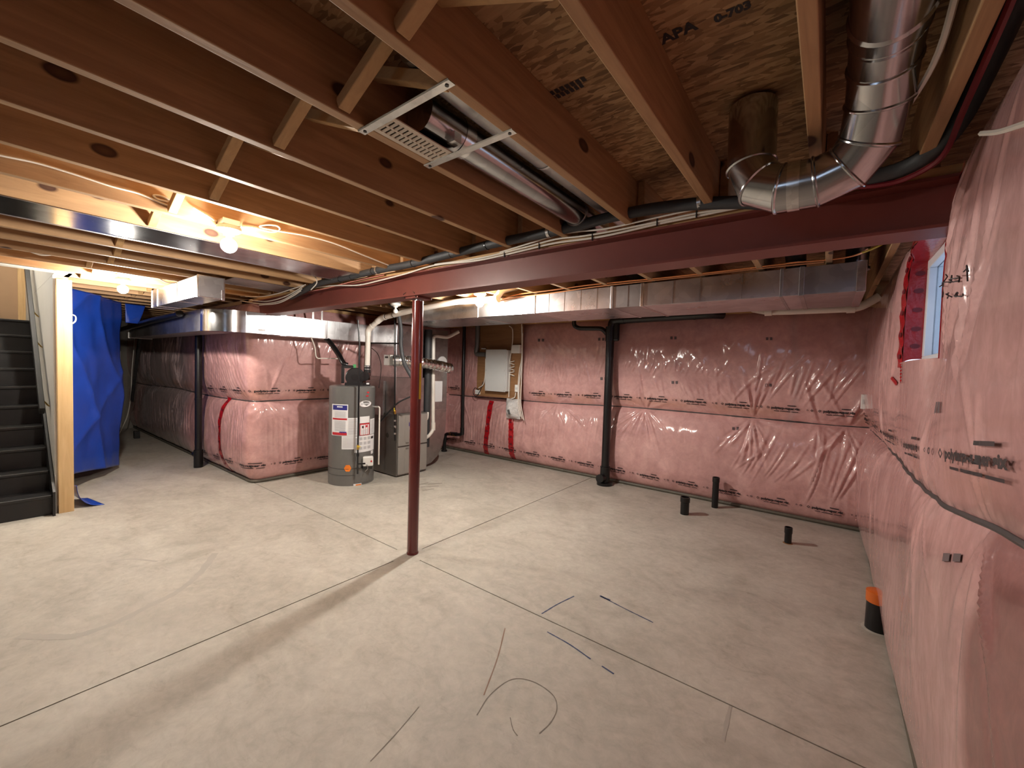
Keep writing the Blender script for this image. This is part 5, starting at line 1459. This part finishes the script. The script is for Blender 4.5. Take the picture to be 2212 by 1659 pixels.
lw = thing('wall_landing', 'tan sheathing wall with a bare stud at the top of the stairs', 'wall', (-9.66, 0, 2.0), kind='structure')
MB().box((-9.70, -0.52, 0), (-9.64, 0.60, 4.3)).build('sheathing', 'beige', lw)
MB().box((-9.64, 0.41, 2.035), (-9.60, 0.484, 4.2)).build('stud', 'stud', lw)
MB().box((-9.7, 0.485, 2.388), (-5.80, 0.60, 4.3)).build('wall_stairwell_upper', 'drywall', label='upper drywall of the stairwell', cat='wall', kind='structure')
MB().box((-5.86, -0.52, 2.392), (-5.80, 0.60, 4.3)).build('wall_stairwell_front', 'drywall', label='upper front drywall of the stairwell', cat='wall', kind='structure')
MB().box((-9.7, -0.52, 4.25), (-5.80, 0.60, 4.32)).build('ceiling_stairwell', 'drywall', label='stairwell ceiling', cat='ceiling', kind='structure')
MB().box((-5.90, -3.0, ZJ - 0.012), (-5.80, 0.56, ZJ)).build('trim_1', 'drywall', label='white drywall edge along the stair opening', cat='trim', kind='structure')
t = thing('landing_box', 'brown box sitting on the stair landing', 'box', (-9.45, 0.2, 2.035))
MB().box((-9.57, -0.05, 10 * RISE + 0.001), (-9.40, 0.24, 10 * RISE + 0.15)).build('carton', 'beige', t, bevel=0.006)
MB().box((-9.398, 0.08, 10 * RISE + 0.05), (-9.394, 0.12, 10 * RISE + 0.11)).build('tape_patch', 'paper', t)

# ------------------------------------------------------------------ tarps and freezer
def tarp(name, P, label, cat, zt_l, zb_l, seed, amp, n=60, m=90, fold=0.0):
    """sheet hung along plan polyline P; bottom edge heights interpolate zb_l"""
    P = np.array(P, float)
    cum = np.concatenate([[0], np.cumsum(np.linalg.norm(np.diff(P, axis=0), axis=1))])
    U = np.linspace(0, cum[-1], n); T = np.linspace(0, 1, m)
    UU, TT = np.meshgrid(U, T, indexing='ij')
    bx = np.interp(UU, cum, P[:, 0]); by = np.interp(UU, cum, P[:, 1])
    f = UU / cum[-1]
    ztop = zt_l[0] + (zt_l[1] - zt_l[0]) * f; zbot = zb_l[0] + (zb_l[1] - zb_l[0]) * f
    z = zbot + (ztop - zbot) * TT
    t = (P[-1] - P[0]) / np.linalg.norm(P[-1] - P[0]); nn = np.array((t[1], -t[0]))
    d_ = amp * ((1 - np.abs(np.sin(UU * 3.1 + z * 1.5 + 2 * vnoise(UU * 1.2, z, seed)))) ** 2 + 0.6 * vnoise(UU * 2.2, z * 1.4, seed + 1) + 0.22 * vnoise(UU * 7, z * 5, seed + 2) + 0.8 * (1 - np.abs(np.sin(UU * 1.4 - z * 1.9 + 0.8))) ** 4)
    x = bx + nn[0] * d_ * 1.0 - 0.09 * (1 - TT) * f * t[0]; y = by + nn[1] * d_ - 0.09 * (1 - TT) * f * t[1]
    V = np.stack([x, y, z], -1).reshape(-1, 3)
    mb = MB()
    mb._add(V, [(i * m + j, (i + 1) * m + j, (i + 1) * m + j + 1, i * m + j + 1) for i in range(n - 1) for j in range(m - 1)])
    o = mb.build(name, 'tarp', label=label, cat=cat, smooth=True, fix=False)
    so = o.modifiers.new('thick', 'SOLIDIFY'); so.thickness = 0.002
    return o


tarp('blue_tarp', [(-6.9, 0.66), (-8.05, 1.30)], 'large blue tarp hanging from the joists beside the stair stud', 'tarp', (2.37, 2.37), (0.22, 0.05), 21, 0.035)
tarp('blue_tarp', [(-8.25, 1.36), (-8.3, 1.60)], 'small blue tarp flap visible above the return duct', 'tarp', (2.38, 2.38), (2.10, 2.10), 25, 0.02, 20, 14)
mb = MB(); vs = []; n, m_ = 24, 10
for i in range(n + 1):
    for j in range(m_ + 1):
        s_, t_ = i / n, j / m_
        x = -6.16 - 0.42 * t_
        y = 0.64 + 0.20 * s_ ** 2.0 * (1 - 0.35 * t_) - 0.01 * t_
        vs.append((x + 0.04 * s_, y, 0.004 + 0.24 * (1 - s_) ** 2.0 * (1 - 0.3 * t_)))
mb._add(vs, [(i * (m_ + 1) + j, (i + 1) * (m_ + 1) + j, (i + 1) * (m_ + 1) + j + 1, i * (m_ + 1) + j + 1) for i in range(n) for j in range(m_)])
o = mb.build('tarp_scrap', 'tarp', label='curled blue tarp end lying on the floor at the stud', cat='tarp', smooth=True, fix=False)
so = o.modifiers.new('thick', 'SOLIDIFY'); so.thickness = 0.002
fz = thing('upright_freezer', 'white upright freezer half hidden behind the blue tarp', 'freezer', (-12.1, 1.6, 0))
MB().box((-12.37, 1.30, 0.03), (-11.95, 1.90, 1.72)).build('body', 'appliance', fz, bevel=0.015)
MB().box((-11.95, 1.30, 1.16), (-11.90, 1.90, 1.72)).build('upper_door', 'appliance', fz, bevel=0.012)
MB().box((-11.95, 1.30, 0.08), (-11.90, 1.90, 1.14)).build('lower_door', 'appliance', fz, bevel=0.012)
MB().box((-11.93, 1.32, 0.0), (-11.96, 1.88, 0.08)).build('kick_plate', 'tank_dark', fz)
